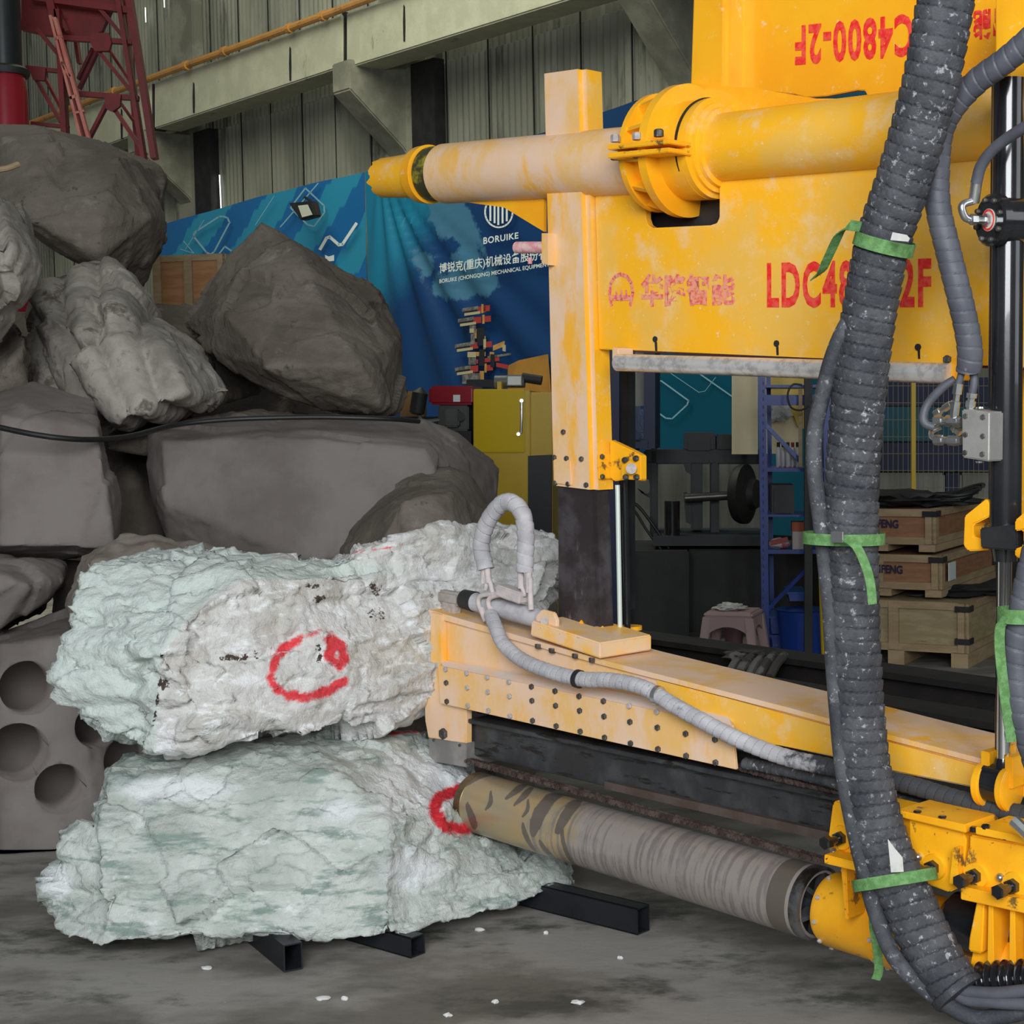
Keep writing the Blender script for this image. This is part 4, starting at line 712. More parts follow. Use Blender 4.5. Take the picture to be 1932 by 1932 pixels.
# rope / cable across
b = MB().tube([at(-30, 800, 5.9), at(60, 819, 6.0), at(130, 828, 6.05), at(190, 829, 6.2), at(250, 822, 6.4), at(330, 802, 6.75), at(420, 792, 6.85), at(520, 788, 6.9), at(620, 787, 6.95), at(730, 790, 7.0), at(790, 795, 7.2)], .011, 10, step=.05)
build('black_cable', b, cable_black, None, 'black cable sagging across the grey boulders', 'cable')
b = MB().tube([at(-20, 322, 7.6), at(12, 318, 7.6), at(34, 310, 7.65)], .014, 8, step=.02); build('wood_stick', b, wood_b, None, 'short wooden stick lying on the top left boulder', 'stick')
# steel tubes carrying the lower block
def sqtube(label, c0, c1, Lm, w, h, t=.004):
    p0 = atz(*c0, 0); p1 = atz(*c1, 0); u = (p1 - p0).normalized(); F = Fr(p0, u); b = MB()
    b.box(F, 0, Lm, -w, -w + t, .002, h); b.box(F, 0, Lm, -t, 0, .002, h); b.box(F, 0, Lm, -w + t, -t, .002, .002 + t); b.box(F, 0, Lm, -w + t, -t, h - t, h)
    build('steel_tube', b, black_matte if True else steel_dark, None, label, 'tube', 'steel tubes under the boulders'); return F
steel_t = mat('dark_tube_steel', (.022, .023, .028), (.03, .032, .038), 5, .42, .5, bump=.05); black_matte_old = black_matte; black_matte = steel_t
p0 = atz(536, 1836, 0); p1 = atz(466, 1778, 0)
sqtube('square steel tube poking out under the middle of the lower white boulder', (536, 1836), (466, 1778), 1.1, -.055 * -1, .078)
sqtube('long dark square steel tube sticking out to the right of the lower boulder', (1224, 1757), (1020, 1706), 1.0, -.05, .080)
sqtube('steel tube end deep in the shadow under the lower white boulder', (800, 1800), (700, 1772), .9, -.05, .06)
black_matte = black_matte_old
# ------------------------------------------------------------------ drilling rig
R0 = M.W(.05, 0, .86); rig = thing('drilling_rig', (R0.x, R0.y, .22), 'yellow rock drilling rig with post, boom, pipe and core barrel', 'drilling machine')
u = M.u; w = M.w; Z = Vector((0, 0, 1))
def P(nm, mb, m, parent=rig, label=None, bevel=0., **k): return build(nm, mb, m, parent, label, bevel=bevel, **k)
Mp = M.p
# post
post = P('post_sleeve', MB().px(M, [(1019, 140), (1098, 129), (1121, 925), (1037, 915)], 0, .100), yellow_dusty, bevel=.018, segs=4, bz=True)
post.data.materials.append(yellow_mid)
for p_ in post.data.polygons:
    if p_.normal.dot(u) > .6 or p_.normal.z > .8: p_.material_index = 1
P('inner_post', MB().px(M, [(1047, 905), (1119, 915), (1128, 1206), (1048, 1196)], .008, .090), steel_rusty, bevel=.014, bz=True)
b = MB().px(M, [(1046, 1188), (1056, 1172), (1068, 1181), (1086, 1183), (1096, 1170), (1101, 1180), (1107, 1190), (1118, 1186), (1127, 1192), (1129, 1212), (1046, 1200)], .003, .0085); b.poly([M.W(.128, .008, .86), M.W(.128, .08, .86), M.W(.128, .08, .886), M.W(.128, .05, .878), M.W(.128, .03, .893), M.W(.128, .008, .885)], [M.W(.133, .008, .86), M.W(.133, .08, .86), M.W(.133, .08, .886), M.W(.133, .05, .878), M.W(.133, .03, .893), M.W(.133, .008, .885)])
P('chipped_paint_edge', b, yellow_worn)
for i, (x, y, d) in enumerate(((1047, 863, 0), (1070, 865, 0), (1049, 911, 0), (1073, 913, 0), (1064, 815, 0), (1098, 866, 0), (1107, 915, 0))):
    build('bolt', hexbolt(Mp(x, y, -.001), -w, .008, .008), bolt_dark, post)
b = MB().px(M, [(1044, 866), (1076, 868), (1078, 916), (1046, 912)], -.006, .0); build('wear_pad_cover', b, yellow_dusty, post, bevel=.002)
b = MB(); s_ = M.sd(Mp(1121, 900, 0))[0]; zz = Mp(1121, 905, 0).z
b.poly([M.W(s_ - .002, .015, zz), M.W(s_ - .002, .085, zz), M.W(s_ - .002, .085, zz + .075), M.W(s_ - .002, .015, zz + .075)], [M.W(s_ + .007, .015, zz), M.W(s_ + .007, .085, zz), M.W(s_ + .007, .085, zz + .075), M.W(s_ + .007, .015, zz + .075)]); cov = build('side_cover', b, yellow_worn, post, bevel=.002)
for d in (.025, .076):
    for dz in (.008, .067): build('bolt', hexbolt(M.W(s_ + .006, d, zz + dz), u, .008, .009), bolt_dark, post)
# bracket with pin right of the sleeve
b = MB().px(M, [(1150, 830), (1196, 852), (1210, 860), (1210, 908), (1190, 903), (1158, 908), (1150, 900)], .06, .085); br = P('pin_bracket', b, yellow_worn, bevel=.003)
b = MB().px(M, [(1172, 862), (1209, 860), (1209, 906), (1172, 904)], .035, .062); build('bearing_block', b, yellow_worn, br, bevel=.003)
build('pin', MB().cyl(Mp(1191, 884, .035), Mp(1191, 884, .015), .016, n=20), bolt_light, br)
for x, y in ((1181, 868), (1202, 865), (1183, 900), (1203, 900)): build('bolt', hexbolt(Mp(x, y, .035), -w, .009, .012), bolt_dark, br)
P('guide_rod', MB().cyl(Mp(1165, 915, .085), Mp(1170, 1190, .085), .0075, n=16), mat('bright_rod', (.75, .85, .78), None, rough=.25, metal=.3, bump=0)); P('guide_tube', MB().cyl(Mp(1178, 905, .13), Mp(1184, 1200, .13), .010, n=12), black)
P('rear_column', MB().px(M, [(1172, 690), (1186, 690), (1186, 1150), (1172, 1150)], .18, .21), black)
# cross plate with lettering
plate_pts = [(1122, 340), (1218, 335), (1218, 412), (1222, 424), (1232, 430), (1340, 425), (1352, 421), (1357, 410), (1357, 320), (1990, 268), (1990, 697), (1155, 660), (1130, 659)]
plate = P('cross_plate', MB().px(M, plate_pts, .035, .060), yellow_mid, bevel=.002)
L_ = M
text('lettering', '华隆智能', M, [(1209, 579), (1387, 575), (1387, 517), (1209, 516)], .0335, redfaint, plate, .035, 'worn red stencilled characters')
text('lettering', 'LDC4800-2F', M, [(1447, 581), (1757, 581), (1757, 486), (1447, 495)], .0335, redpaint, plate, .035, 'red stencilled model marking', space=1.15)
b = MB()
def arc(b, pts, wd, d=.0335):
    for (x0, y0), (x1, y1) in zip(pts, pts[1:]):
        q0 = Mp(x0, y0, d); q1 = Mp(x1, y1, d); t_ = (q1 - q0).normalized(); n_ = t_.cross(w).normalized() * wd / 2; q0 = q0 - t_ * wd * .2; q1 = q1 + t_ * wd * .2
        b.add([q0 - n_, q0 + n_, q1 + n_, q1 - n_], [(0, 1, 2, 3)])
arc(b, [(1154, 576), (1150, 555), (1152, 535), (1160, 522), (1171, 517), (1183, 522), (1191, 534), (1194, 552), (1189, 576)], .011)
arc(b, [(1157, 562), (1188, 562)], .016); arc(b, [(1163, 550), (1163, 566)], .007); arc(b, [(1172, 548), (1172, 567)], .009); arc(b, [(1181, 548), (1182, 566)], .007)
build('round_emblem', b, redfaint, plate)
for x, y in ((1237, 640), (1466, 648), (1733, 655)):
    b = MB().lathe(Mp(x, y, .036), -w, [(0, .0085), (.004, .0085)], 14); b.px(M, [(x - 2, y + 5), (x + 2, y + 5), (x + 2.5, y + 22), (x - 1, y + 22)], .033, .036); build('drain_hole_plug', b, black_matte, plate)
b = MB().px(M, [(1180, 656), (1990, 692), (1990, 701), (1180, 664)], .037, .055); build('painted_shadow_strip', b, mat('maroon_shadow_strip', (.05, .015, .02), None, rough=.6), plate)  # maroon strip paints the shadow line along the plate's lower edge
# chrome slide rod
b = MB().cyl(Mp(1166, 684, -.04), Mp(1792, 705, -.04), .025, n=32); rod = P('slide_rod', b, chrome_dusty)
b = MB().lathe(Mp(1782, 703, -.01), u, [(0, .019), (.004, .028), (.014, .028), (.02, .02)], 24); build('end_ring', b, zinc, rod)
b = MB().px(M, [(1154, 655), (1166, 657), (1168, 694), (1158, 692), (1154, 680)], -.03, .035); build('rod_bracket', b, yellow_dusty, rod, bevel=.003)
b = MB().px(M, [(1786, 684), (1795, 672), (1806, 672), (1806, 690), (1802, 718), (1791, 717)], -.035, .035); build('rod_bracket', b, yellow, rod, 'bright yellow rod bracket', bevel=.003)
build('bolt', hexbolt(Mp(1789, 678, -.035), -w, .010, .012), bolt_dark, rod)
# upper pipe, left half
D = .045
def axis_pt(x, y): return Mp(x, y, D)
def lz(b, x0, y0, x1, y1, prof, n=40):
    """lathe along the pipe axis from pixel (x0, y0) towards (x1, y1)"""
    a = axis_pt(x0, y0); c = axis_pt(x1, y1); return b.lathe(a, c - a, prof, n), a, (c - a).normalized(), (c - a).length
b = MB(); _, a_, ax_, L1 = lz(b, 838, 328, 1215, 302, [(0, .085), (.008, .096), (.95, .098)]); pipeL = P('boom_pipe', b, yellow_dusty, smooth=40)
b = MB(); b.lathe(axis_pt(795, 330), ax_, [(0, .080), (.004, .093), (.045, .096), (.05, .084)], 40); build('end_flange', b, yellow, pipeL)
b = MB(); b.lathe(axis_pt(808, 329), ax_, [(.02, .088), (.05, .089), (.075, .088)], 40); build('grease_groove', b, mat('greasy_green_yellow', (.30, .26, .02), (.05, .05, .02), 12, .4, lo=.45, hi=.55, bump=.2), pipeL)
# torn pipe stub
b = MB(); n = 64; vs = []; fs = []; a0_ = axis_pt(720, 336); e1 = ax_.cross(Z).normalized(); e2 = ax_.cross(e1)
for j in range(4):
    for k in range(n):
        a = 2 * math.pi * k / n; jag = .020 * abs(((k * 11 / n) % 1) * 2 - 1) + .012 * noise.noise(Vector((k * .4, 0, 0)))
        h, r = ((jag, .066), (.205, .074), (.205, .066), (jag, .060))[j]; vs.append(a0_ + ax_ * h + (e1 * math.cos(a) + e2 * math.sin(a)) * r)
for j in range(4):
    for k in range(n): fs.append((j * n + k, j * n + (k + 1) % n, ((j + 1) % 4) * n + (k + 1) % n, ((j + 1) % 4) * n + k))
b.add(vs, fs); build('jagged_stub', b, yellow_mid, pipeL, 'jagged pipe end')
b = MB().px(M, [(840, 376), (905, 385), (950, 391), (1026, 437), (1026, 360)], .04, .052); P('gusset_plate', b, yellow)
b = MB().cyl(Mp(975, 467, -.01), Mp(1040, 467, -.01), .018, n=20); b.cyl(Mp(1000, 486, 0), Mp(1000, 498, 0), .007, n=8); P('handle', b, mat('pink_dusted_rubber', (.70, .30, .32), (.78, .52, .50), 40, .8, lo=.4, hi=.6, bump=.4), label='pink dusted side handle')
b = MB().px(M, [(1022, 440), (1034, 440), (1034, 500), (1022, 496)], -.03, .03); P('handle_mount', b, yellow_dusty)
# clamp
b = MB(); b.lathe(axis_pt(1236, 290), ax_, [(0, .098), (.002, .118), (.012, .165), (.03, .165), (.034, .130), (.095, .130), (.10, .182), (.128, .182), (.132, .136), (.17, .136), (.215, .136), (.216, .10)], 64); cl = P('pipe_clamp', b, yellow, smooth=40)
b = MB(); b.lathe(axis_pt(1333, 281), ax_, [(0, .1355), (.006, .1375), (.010, .1375), (.012, .13)], 64); build('seam_ring', b, black_matte, cl)
for q in range(12):
    a = 2 * math.pi * (q + .4) / 12; rr = e1 * math.cos(a) + e2 * math.sin(a); tt = ax_.cross(rr) * .006; c0 = axis_pt(1236, 290)
    b = MB().poly([c0 + ax_ * .03 + rr * .12 - tt, c0 + ax_ * .10 + rr * .12 - tt, c0 + ax_ * .10 + rr * .178 - tt, c0 + ax_ * .03 + rr * .160 - tt], [c0 + ax_ * .03 + rr * .12 + tt, c0 + ax_ * .10 + rr * .12 + tt, c0 + ax_ * .10 + rr * .178 + tt, c0 + ax_ * .03 + rr * .160 + tt]); build('rib', b, yellow, cl)
for dy, nm in ((0, 'upper_lug'), (16, 'lower_lug')):
    b = MB().px(M, [(1146, 272 + dy), (1262, 262 + dy), (1262, 271 + dy), (1146, 283 + dy)], -.165, -.02); build(nm, b, yellow_worn, cl, bevel=.002)
for x, y in ((1161, 266), (1202, 262), (1243, 256)): build('bolt', hexbolt(Mp(x, y + 2, -.14), Z, .0135, .020), bolt_light if x != 1243 else bolt_dark, cl); build('bolt', hexbolt(Mp(x, y + 28, -.13), -Z, .0135, .012), bolt_dark, cl)
b = MB().px(M, [(1290, 158), (1300, 157), (1420, 166), (1540, 186), (1600, 186), (1440, 215), (1340, 230)], .10, .14); P('top_gusset', b, yellow)
# upper pipe, right half
b = MB(); b.lathe(axis_pt(1352, 280), axis_pt(1900, 224) - axis_pt(1352, 280), [(-.012, .136), (.004, .136), (.005, .121), (.016, .121), (.017, .108), (.03, .106), (.032, .0925), (.95, .0935)], 64); P('boom_pipe', b, yellow_mid, label='thick yellow pipe right of the clamp', smooth=40)
b = MB().lathe(axis_pt(1935, 222), ax_, [(0, .10), (.03, .15), (.06, .16), (.12, .16)], 40); P('end_bell', b, yellow)
# upper frame
uf = P('upper_plate', MB().px(M, [(1398, -60), (1398, 168), (1500, 178), (1520, 184), (1560, 181), (1618, 170), (1632, 171), (1636, 180), (1640, 260), (1990, 240), (1990, -60)], .20, .22), yellow, bevel=.002)
b = MB().px(M, [(1304, -60), (1372, -60), (1370, 165), (1297, 158)], .13, .225); P('upper_post', b, yellow, bevel=.016, segs=4, bz=True)
P('boom_core', MB().px(M, [(1180, 340), (1400, 330), (1400, 470), (1180, 470)], .10, .16), black_matte)
def zt_(q): return q
text('lettering', 'LDC4800-2F', M, [(1797, 16), (1500, 48), (1500, 124), (1797, 100)], .198, redpaint, uf, .035, 'upside down red stencilled marking', space=1.15)
text('lettering', '智能', M, [(1908, 12), (1836, 20), (1836, 76), (1908, 70)], .198, redpaint, uf, .035, 'upside down red stencilled characters')
b = MB().px(M, [(1877, -60), (1990, -60), (1990, 200), (1900, 140), (1877, 142)], -.05, .10); P('right_frame', b, yellow, bevel=.004)
b = MB().px(M, [(1916, 150), (1990, 150), (1990, 1500), (1928, 1500), (1922, 900), (1916, 520)], .14, .24); P('right_mast', b, yellow, bevel=.004)
# lifting cylinder at the right edge
dC = -.14
cyl = P('lift_cylinder', MB().cyl(Mp(1903, 150, dC), Mp(1896, 992, dC), .036, n=40), black)
build('oil_pipe', MB().cyl(Mp(1878, 158, dC - .02), Mp(1871, 770, dC - .02), .0085, n=14), black, cyl, 'thin black pipe alongside the cylinder')
build('gland', MB().lathe(Mp(1896, 992, dC), -Z, [(0, .038), (.03, .036), (.055, .03), (.08, .026)], 32), black, cyl)
build('piston_rod', MB().cyl(Mp(1896, 1010, dC), Mp(1893, 1450, dC), .0155, n=28), chrome, cyl)
build('rod_guard', MB().cyl(Mp(1884, 1048, dC + .02), Mp(1880, 1436, dC + .02), .004, n=8), black, cyl)
b = MB().px(M, [(1848, 996), (1918, 990), (1920, 1040), (1850, 1034)], dC - .05, dC + .04); build('clamp_block', b, black_matte, cyl, bevel=.003)
b = MB().px(M, [(1819, 974), (1860, 941), (1866, 950), (1866, 975), (1836, 990), (1836, 1012), (1866, 1022), (1866, 1038), (1826, 1040), (1817, 1030)], dC - .03, dC + .02); build('yellow_bracket', b, yellow, cyl, bevel=.003)
b = MB().px(M, [(1914, 982), (1940, 960), (1990, 960), (1990, 1060), (1930, 1056), (1914, 1050), (1914, 1036), (1930, 1030), (1930, 1000), (1914, 1002)], dC - .06, dC + .02); build('yellow_bracket', b, yellow, cyl, bevel=.003)
b = MB().cyl(Mp(1862, 1474, dC), Mp(1901, 1484, dC), .046, n=36); build('rod_eye', b, black, cyl)
build('rod_neck', MB().lathe(Mp(1893, 1430, dC), -Z, [(0, .018), (.012, .021), (.05, .021), (.06, .03)], 24), black, cyl)
for (x, y) in ((1858, 1478), (1903, 1488)):
    b = MB().lathe(Mp(x, y, dC), u, [(-.008, .048), (-.006, .052), (.010, .052), (.012, .048)], 32); b.px(M, [(x - 8, y - 62), (x + 8, y - 58), (x + 8, y), (x - 8, y)], dC - .02, dC + .10); build('clevis_ear', b, yellow, cyl, bevel=.002)
M2 = Fr(M.O - w * .10, M.u)
# swing motor (black drum with bolted face)
ca = M2.p(1866, 415, -.10); um = u; u = Vector((.95, .31, 0)).normalized(); ma = P('swing_cylinder', MB().lathe(ca, u, [(0, .052), (.004, .0575), (.022, .0575), (.024, .050), (.34, .050)], 48), black)
for q in range(8):
    a = 2 * math.pi * (q + .3) / 8; e1b = u.cross(Z); build('bolt', hexbolt(ca + (e1b * math.cos(a) + Z * math.sin(a)) * .045, -u, .006, .008), bolt_dark, ma)
build('round_sticker', MB().lathe(ca - u * .0025, u, [(0, .0245), (.002, .0245)], 32), tagwhite, ma); build('red_ring', MB().lathe(ca - u * .0032, u, [(0, .0235), (.0005, .0235), (.0006, .0185), (.0001, .0185)], 32, caps=False), redpaint, ma)
build('fitting', MB().lathe(ca - u * .002, -u, [(0, .014), (.010, .014), (.011, .009), (.03, .009), (.031, .0125), (.045, .0125), (.047, .008), (.055, .008)], 6, True), zinc, ma)
pe = ca - u * .05; b = MB().tube([pe, pe - u * .012 + Z * .006, pe - u * .018 + Z * .03, M2.p(1838, 378, -.13)], .0085, 12, step=.004); build('elbow', b, zinc, ma)
build('ferrule', MB().cyl(M2.p(1837, 382, -.13), M2.p(1843, 340, -.14), .0125, n=16), zinc, ma)
b = MB().tube([M2.p(1842, 345, -.14), M2.p(1850, 315, -.145), M2.p(1868, 288, -.15), M2.p(1895, 265, -.16), M2.p(1925, 245, -.17), M2.p(1975, 215, -.18)], .0125, 16, step=.008); build('hydraulic_hose', b, rubber_soft, ma)
u = um
# valve manifold
mf = P('valve_manifold', MB().px(M2, [(1814, 772), (1867, 777), (1866, 871), (1815, 863)], -.13, -.045), alu, bevel=.003)
build('rear_block', MB().px(M2, [(1868, 776), (1892, 776), (1891, 866), (1867, 871)], -.06, -.045), black_matte, mf)
for x, y in ((1822, 785), (1855, 787), (1822, 820), (1855, 823), (1821, 854), (1854, 857)): build('bolt', hexbolt(M2.p(x, y, -.13), -w, .0062, .004), bolt_dark, mf)
for x, y, z in ((1849, 771, 1), (1848, 870, -1)): build('plug', MB().lathe(M2.p(x, y, -.10), Z * z, [(0, .009), (.004, .008)], 16), zinc, mf)
def fit(x0, y0, x1, y1, r, d=-.10, m=None):
    a = M2.p(x0, y0, d); c = M2.p(x1, y1, d); l = (c - a).length; build('fitting', MB().lathe(a, c - a, [(0, r * .8), (l * .12, r * .8), (l * .13, r), (l * .5, r), (l * .52, r * .72), (l * .7, r * .72), (l * .71, r * 1.05), (l, r * 1.05)], 6), m or zinc, mf)
fit(1814, 797, 1785, 794, .013); fit(1814, 794, 1763, 793, .0105, -.11); fit(1814, 832, 1764, 830, .0115, -.11); fit(1812, 818, 1798, 806, .010, -.08); fit(1799, 792, 1808, 724, .0105, -.11); fit(1830, 772, 1834, 742, .0115, -.09); fit(1798, 760, 1764, 782, .009, -.06)
build('elbow_pipe', MB().tube([M2.p(1768, 828, -.11), M2.p(1758, 824, -.11), M2.p(1757, 816, -.10), M2.p(1765, 810, -.09), M2.p(1774, 806, -.08)], .0065, 12, step=.004), zinc, mf)
build('hydraulic_hose', MB().tube([M2.p(1802, 716, -.09), M2.p(1780, 730, -.10), M2.p(1752, 760, -.11), M2.p(1742, 785, -.12), M2.p(1746, 800, -.12), M2.p(1762, 806, -.11)], .010, 14, step=.006), rubber_soft, mf)
build('hydraulic_hose', MB().tube([M2.p(1834, 745, -.09), M2.p(1838, 720, -.09), M2.p(1834, 690, -.09)], .009, 12), rubber_soft, mf); build('hydraulic_hose', MB().tube([M2.p(1808, 726, -.11), M2.p(1814, 705, -.11), M2.p(1822, 685, -.10)], .008, 12), rubber_soft, mf)
# base plate, beam
dB = -.10; zT = Mp(1130, 1215, dB).z
b = MB().px(M, [(1002, 1171), (1132, 1213), (1132, 1243), (1000, 1199)], dB - .02, dB + .20); bp = P('base_plate', b, yellow_half, bevel=.004)
for x, y in ((1016, 1218), (1042, 1226), (1086, 1236), (1118, 1244)): build('bolt', hexbolt(Mp(x, y - 3, dB + .0), -Z, .011, .014), bolt_dark, bp)
b = MB().lathe(atz(1190, 1188, zT), Z, [(0, .035), (.012, .035)], 28); build('round_boss', b, yellow_worn, bp)
sL = M.sd(Mp(812, 1158, dB)); zl = sL[2]
top_px = [(812, 1158), (1140, 1247), (1480, 1334), (1669, 1385), (1812, 1422), (2060, 1486)]
bot_px = [(2060, 1530), (1860, 1490), (1683, 1455), (1574, 1428), (1470, 1406), (1386, 1395), (836, 1290), (812, 1285)]
b = MB().px(M, top_px + bot_px, dB + .012, dB + .23); beam = P('feed_beam', b, yellow_dusty, smooth=20)
b = MB().px(M, [(808, 1150)] + [(x, y - 1) for x, y in top_px[1:]] + [(2060, 1500)] + [(x, y + 9) for x, y in top_px[1:]][::-1] + [(812, 1163)], dB, dB + .24); P('beam_top_flange', b, yellow_dusty, smooth=20)
b = MB().px(M, [(1240, 1283), (1386, 1321), (1480, 1347), (1669, 1398), (2060, 1502), (2060, 1528), (1860, 1488), (1683, 1453), (1574, 1426), (1470, 1406), (1386, 1395), (1240, 1362)], dB + .004, dB + .013); P('beam_web', b, yellow_mid, label='cleaner yellow web of the beam on the right')
b = MB().px(M, [(812, 1155), (832, 1160), (834, 1322), (880, 1338), (880, 1404), (808, 1392), (802, 1360), (800, 1300), (812, 1282)], dB - .012, dB + .012); ep = P('end_plate', b, yellow_dusty, bevel=.002)
b = MB().px(M, [(808, 1392), (880, 1402), (880, 1448), (810, 1436)], dB - .014, dB + .2); build('steel_end_block', b, mat('scraped_grey_steel', (.28, .27, .26), (.38, .36, .34), 9, .45, .5, bump=.1), ep, bevel=.002)
build('bolt', hexbolt(Mp(838, 1384, dB - .012), -w, .018, .012), bolt_dark, ep)
for x, y in ((819, 1396), (868, 1406)): build('bolt', hexbolt(Mp(x, y, dB - .014), -w, .005, .005), bolt_dark, ep)
dS = dB - .035
sp = P('side_plate', MB().px(M, [(826, 1255), (1100, 1312), (1380, 1369), (1388, 1452), (1100, 1388), (830, 1327)], dS, dS + .012), yellow_dusty, bevel=.0015)
A = [(828, 1244), (1090, 1290), (1250, 1322), (1375, 1352)]; Bq = [(836, 1257), (1100, 1312), (1250, 1342), (1380, 1369)]
a = [Mp(x, y, dB + .006) for x, y in A]; c = [Mp(x, y, dS) for x, y in Bq]; b = MB()
for i in range(3): b.poly([a[i], a[i + 1], c[i + 1], c[i]], [p - Z * .008 + w * .01 for p in (a[i], a[i + 1], c[i + 1], c[i])])
build('sloping_ledge', b, mat('pale_dust_ledge', (.72, .62, .55), PINK, 9, .75), sp)
zx = [390, 500, 607, 720, 837, 960, 1085, 1212, 1347, 1490, 1637, 1790]
zy = [(85, 155, 252), (105, 180, 275), (127, 203, 300), (150, 225, 328), (175, 248, 352), (198, 274, 380), (225, 300, 408), (250, 330, 440), (275, 358, 470), (305, 388, 500), (336, 420, 535), (368, 450, 570)]
for i, (x, ys) in enumerate(zip(zx, zy)):
    for j, y in enumerate(ys):
        lt = i in (1, 2, 3) or (i == 0 and j == 0) or (j == 0 and i > 7)
        build('bolt', hexbolt(Mp(700 + .3623 * (x + j * 3 + 2), 1232 + .3623 * y, dS), -w, .0088, .008), bolt_light if lt else bolt_dark, sp)
# rails, chains
P('feed_rail', MB().px(M, [(881, 1362), (1572, 1508), (2060, 1612), (2060, 1690), (1572, 1586), (881, 1422)], dB + .02, dB + .20), steel_dark, bevel=.003)
P('rail_lip', MB().px(M, [(881, 1356), (1572, 1500), (2060, 1604), (2060, 1614), (1572, 1511), (881, 1364)], dB - .005, dB + .20), steel_dark, bevel=.002)
P('rail_lip', MB().px(M, [(1140, 1474), (1572, 1572), (2060, 1676), (2060, 1694), (1572, 1590), (1140, 1488)], dB + .0, dB + .20), mat('brown_rail_edge', (.10, .07, .055), (.13, .10, .09), 9, .5, .4, bump=.1))
P('inner_rail', MB().px(M, [(900, 1345), (1400, 1452), (2060, 1590), (2060, 1560), (1400, 1425), (900, 1318)], dB + .08, dB + .12), black_matte)
def chain(px0, px1, d, m):
    p0 = Mp(*px0, d); p1 = Mp(*px1, d); ax = (p1 - p0).normalized(); L = (p1 - p0).length; b = MB(); pitch = .019; n = int(L / pitch); up = ax.cross(w).normalized()
    for i in range(n):
        c = p0 + ax * (i * pitch)
        for sgn in (-1, 1):
            off = w * sgn * (.011 if i % 2 else .008); q = [c + off + ax * x + up * y for x, y in ((-.002, -.007), (.006, -.009), (.0095, -.006), (.013, -.009), (.021, -.007), (.021, .007), (.013, .009), (.0095, .006), (.006, .009), (-.002, .007))]
            b.poly(q, [p + w * .0025 for p in q])
        b.cyl(c - w * .014, c + w * .014, .0055, n=8)
    P('drive_chain', b, m)
chain((884, 1435), (1562, 1626), dB - .01, chain_m); chain((1392, 1446), (2000, 1612), dB + .02, chain_m)
# core barrel
dR = -.13; pa = Mp(898, 1513, dR); pb = Mp(1547, 1706, dR); axb = (pb - pa).normalized(); Lb = (pb - pa).length
brl = P('core_barrel', MB().lathe(pa, axb, [(0, .084), (0, .0915)] + [(.012 + (Lb - .02) * i / 420, .0925 + (.0008 if i > 390 else 0)) for i in range(421)] + [(Lb - .002, .0935), (Lb, .091), (Lb, .078), (Lb - .06, .078)], 96, False), barrel_m, smooth=40)
build('barrel_mouth', MB().lathe(pa + axb * -.002, axb, [(0, .086), (0, .0935), (.028, .0938), (.03, .092)], 64, False), mat('bronze_dark_ring', (.14, .10, .055), (.20, .15, .08), 12, .35, .6), brl)
build('barrel_end_ring', MB().lathe(pb - axb * .030, axb, [(0, .0932), (.002, .0945), (.030, .0945), (.032, .086), (.010, .084)], 64, False), mat('dark_worn_ring', (.05, .045, .045), (.3, .3, .3), 9, .3, .8), brl)
b = MB().lathe(pb - axb * .03, axb, [(0, .080), (.004, .080), (.006, .03), (.05, .03)], 32)
hub = build('hub', b, black_matte, brl)
for q in range(6):
    a = q * math.pi / 3 + .3; e1c = axb.cross(Z).normalized(); e2c = axb.cross(e1c); rr = e1c * math.cos(a) + e2c * math.sin(a); tt = axb.cross(rr) * .006
    bb = MB().poly([pb - axb * .02 + rr * .02 - tt, pb + axb * .03 + rr * .02 - tt, pb + axb * .002 + rr * .080 - tt, pb - axb * .02 + rr * .080 - tt], [pb - axb * .02 + rr * .02 + tt, pb + axb * .03 + rr * .02 + tt, pb + axb * .002 + rr * .080 + tt, pb - axb * .02 + rr * .080 + tt]); build('hub_spoke', bb, steel_dark, brl)
me = brl.data; av = {'grey': [], 'band': [], 'ringm': []}
def nn(x, s=0.): return noise.fractal(Vector((x, s, 0)), .8, 2.1, 4)
for v in me.vertices:
    q = v.co + LOC[brl.name] - pa; h = q.dot(axb); rr_ = q - axb * h; th = math.atan2(rr_.dot(Z), -rr_.dot(w)); l = h / Lb
    av['grey'].append(min(1, max(0, (l - .30) / .18))); bd = 0.
    for l0, wd_, t0, t1 in ((.055, .020, -.7, .3), (.16, .018, .7, 1.9), (.195, .016, .6, 1.7), (.27, .030, -.2, 2.2), (.245, .014, -1.4, .2), (.30, .020, -1.5, -.2), (.345, .026, .1, 1.8), (.365, .012, -1.4, .5), (.11, .010, .2, .9), (.02, .018, .8, 2.4), (.0, .012, -4, 4), (.23, .008, .3, 1.)):
        k_ = (th - t0) / (t1 - t0)
        if 0 < k_ < 1: bd = max(bd, math.exp(-((l - l0 - .01 * math.sin(k_ * 4)) / (wd_ * math.sin(math.pi * k_) ** .5 + .001)) ** 2) * .85)
    if .925 < l < .97: bd = .95
    av['band'].append(bd); av['ringm'].append(.5 + .55 * nn(l * 90, th * .4) if l > .25 else .3 * (nn(l * 50) + .9))
for k_, dv in av.items(): me.attributes.new(k_, 'FLOAT', 'POINT').data.foreach_set('value', dv)
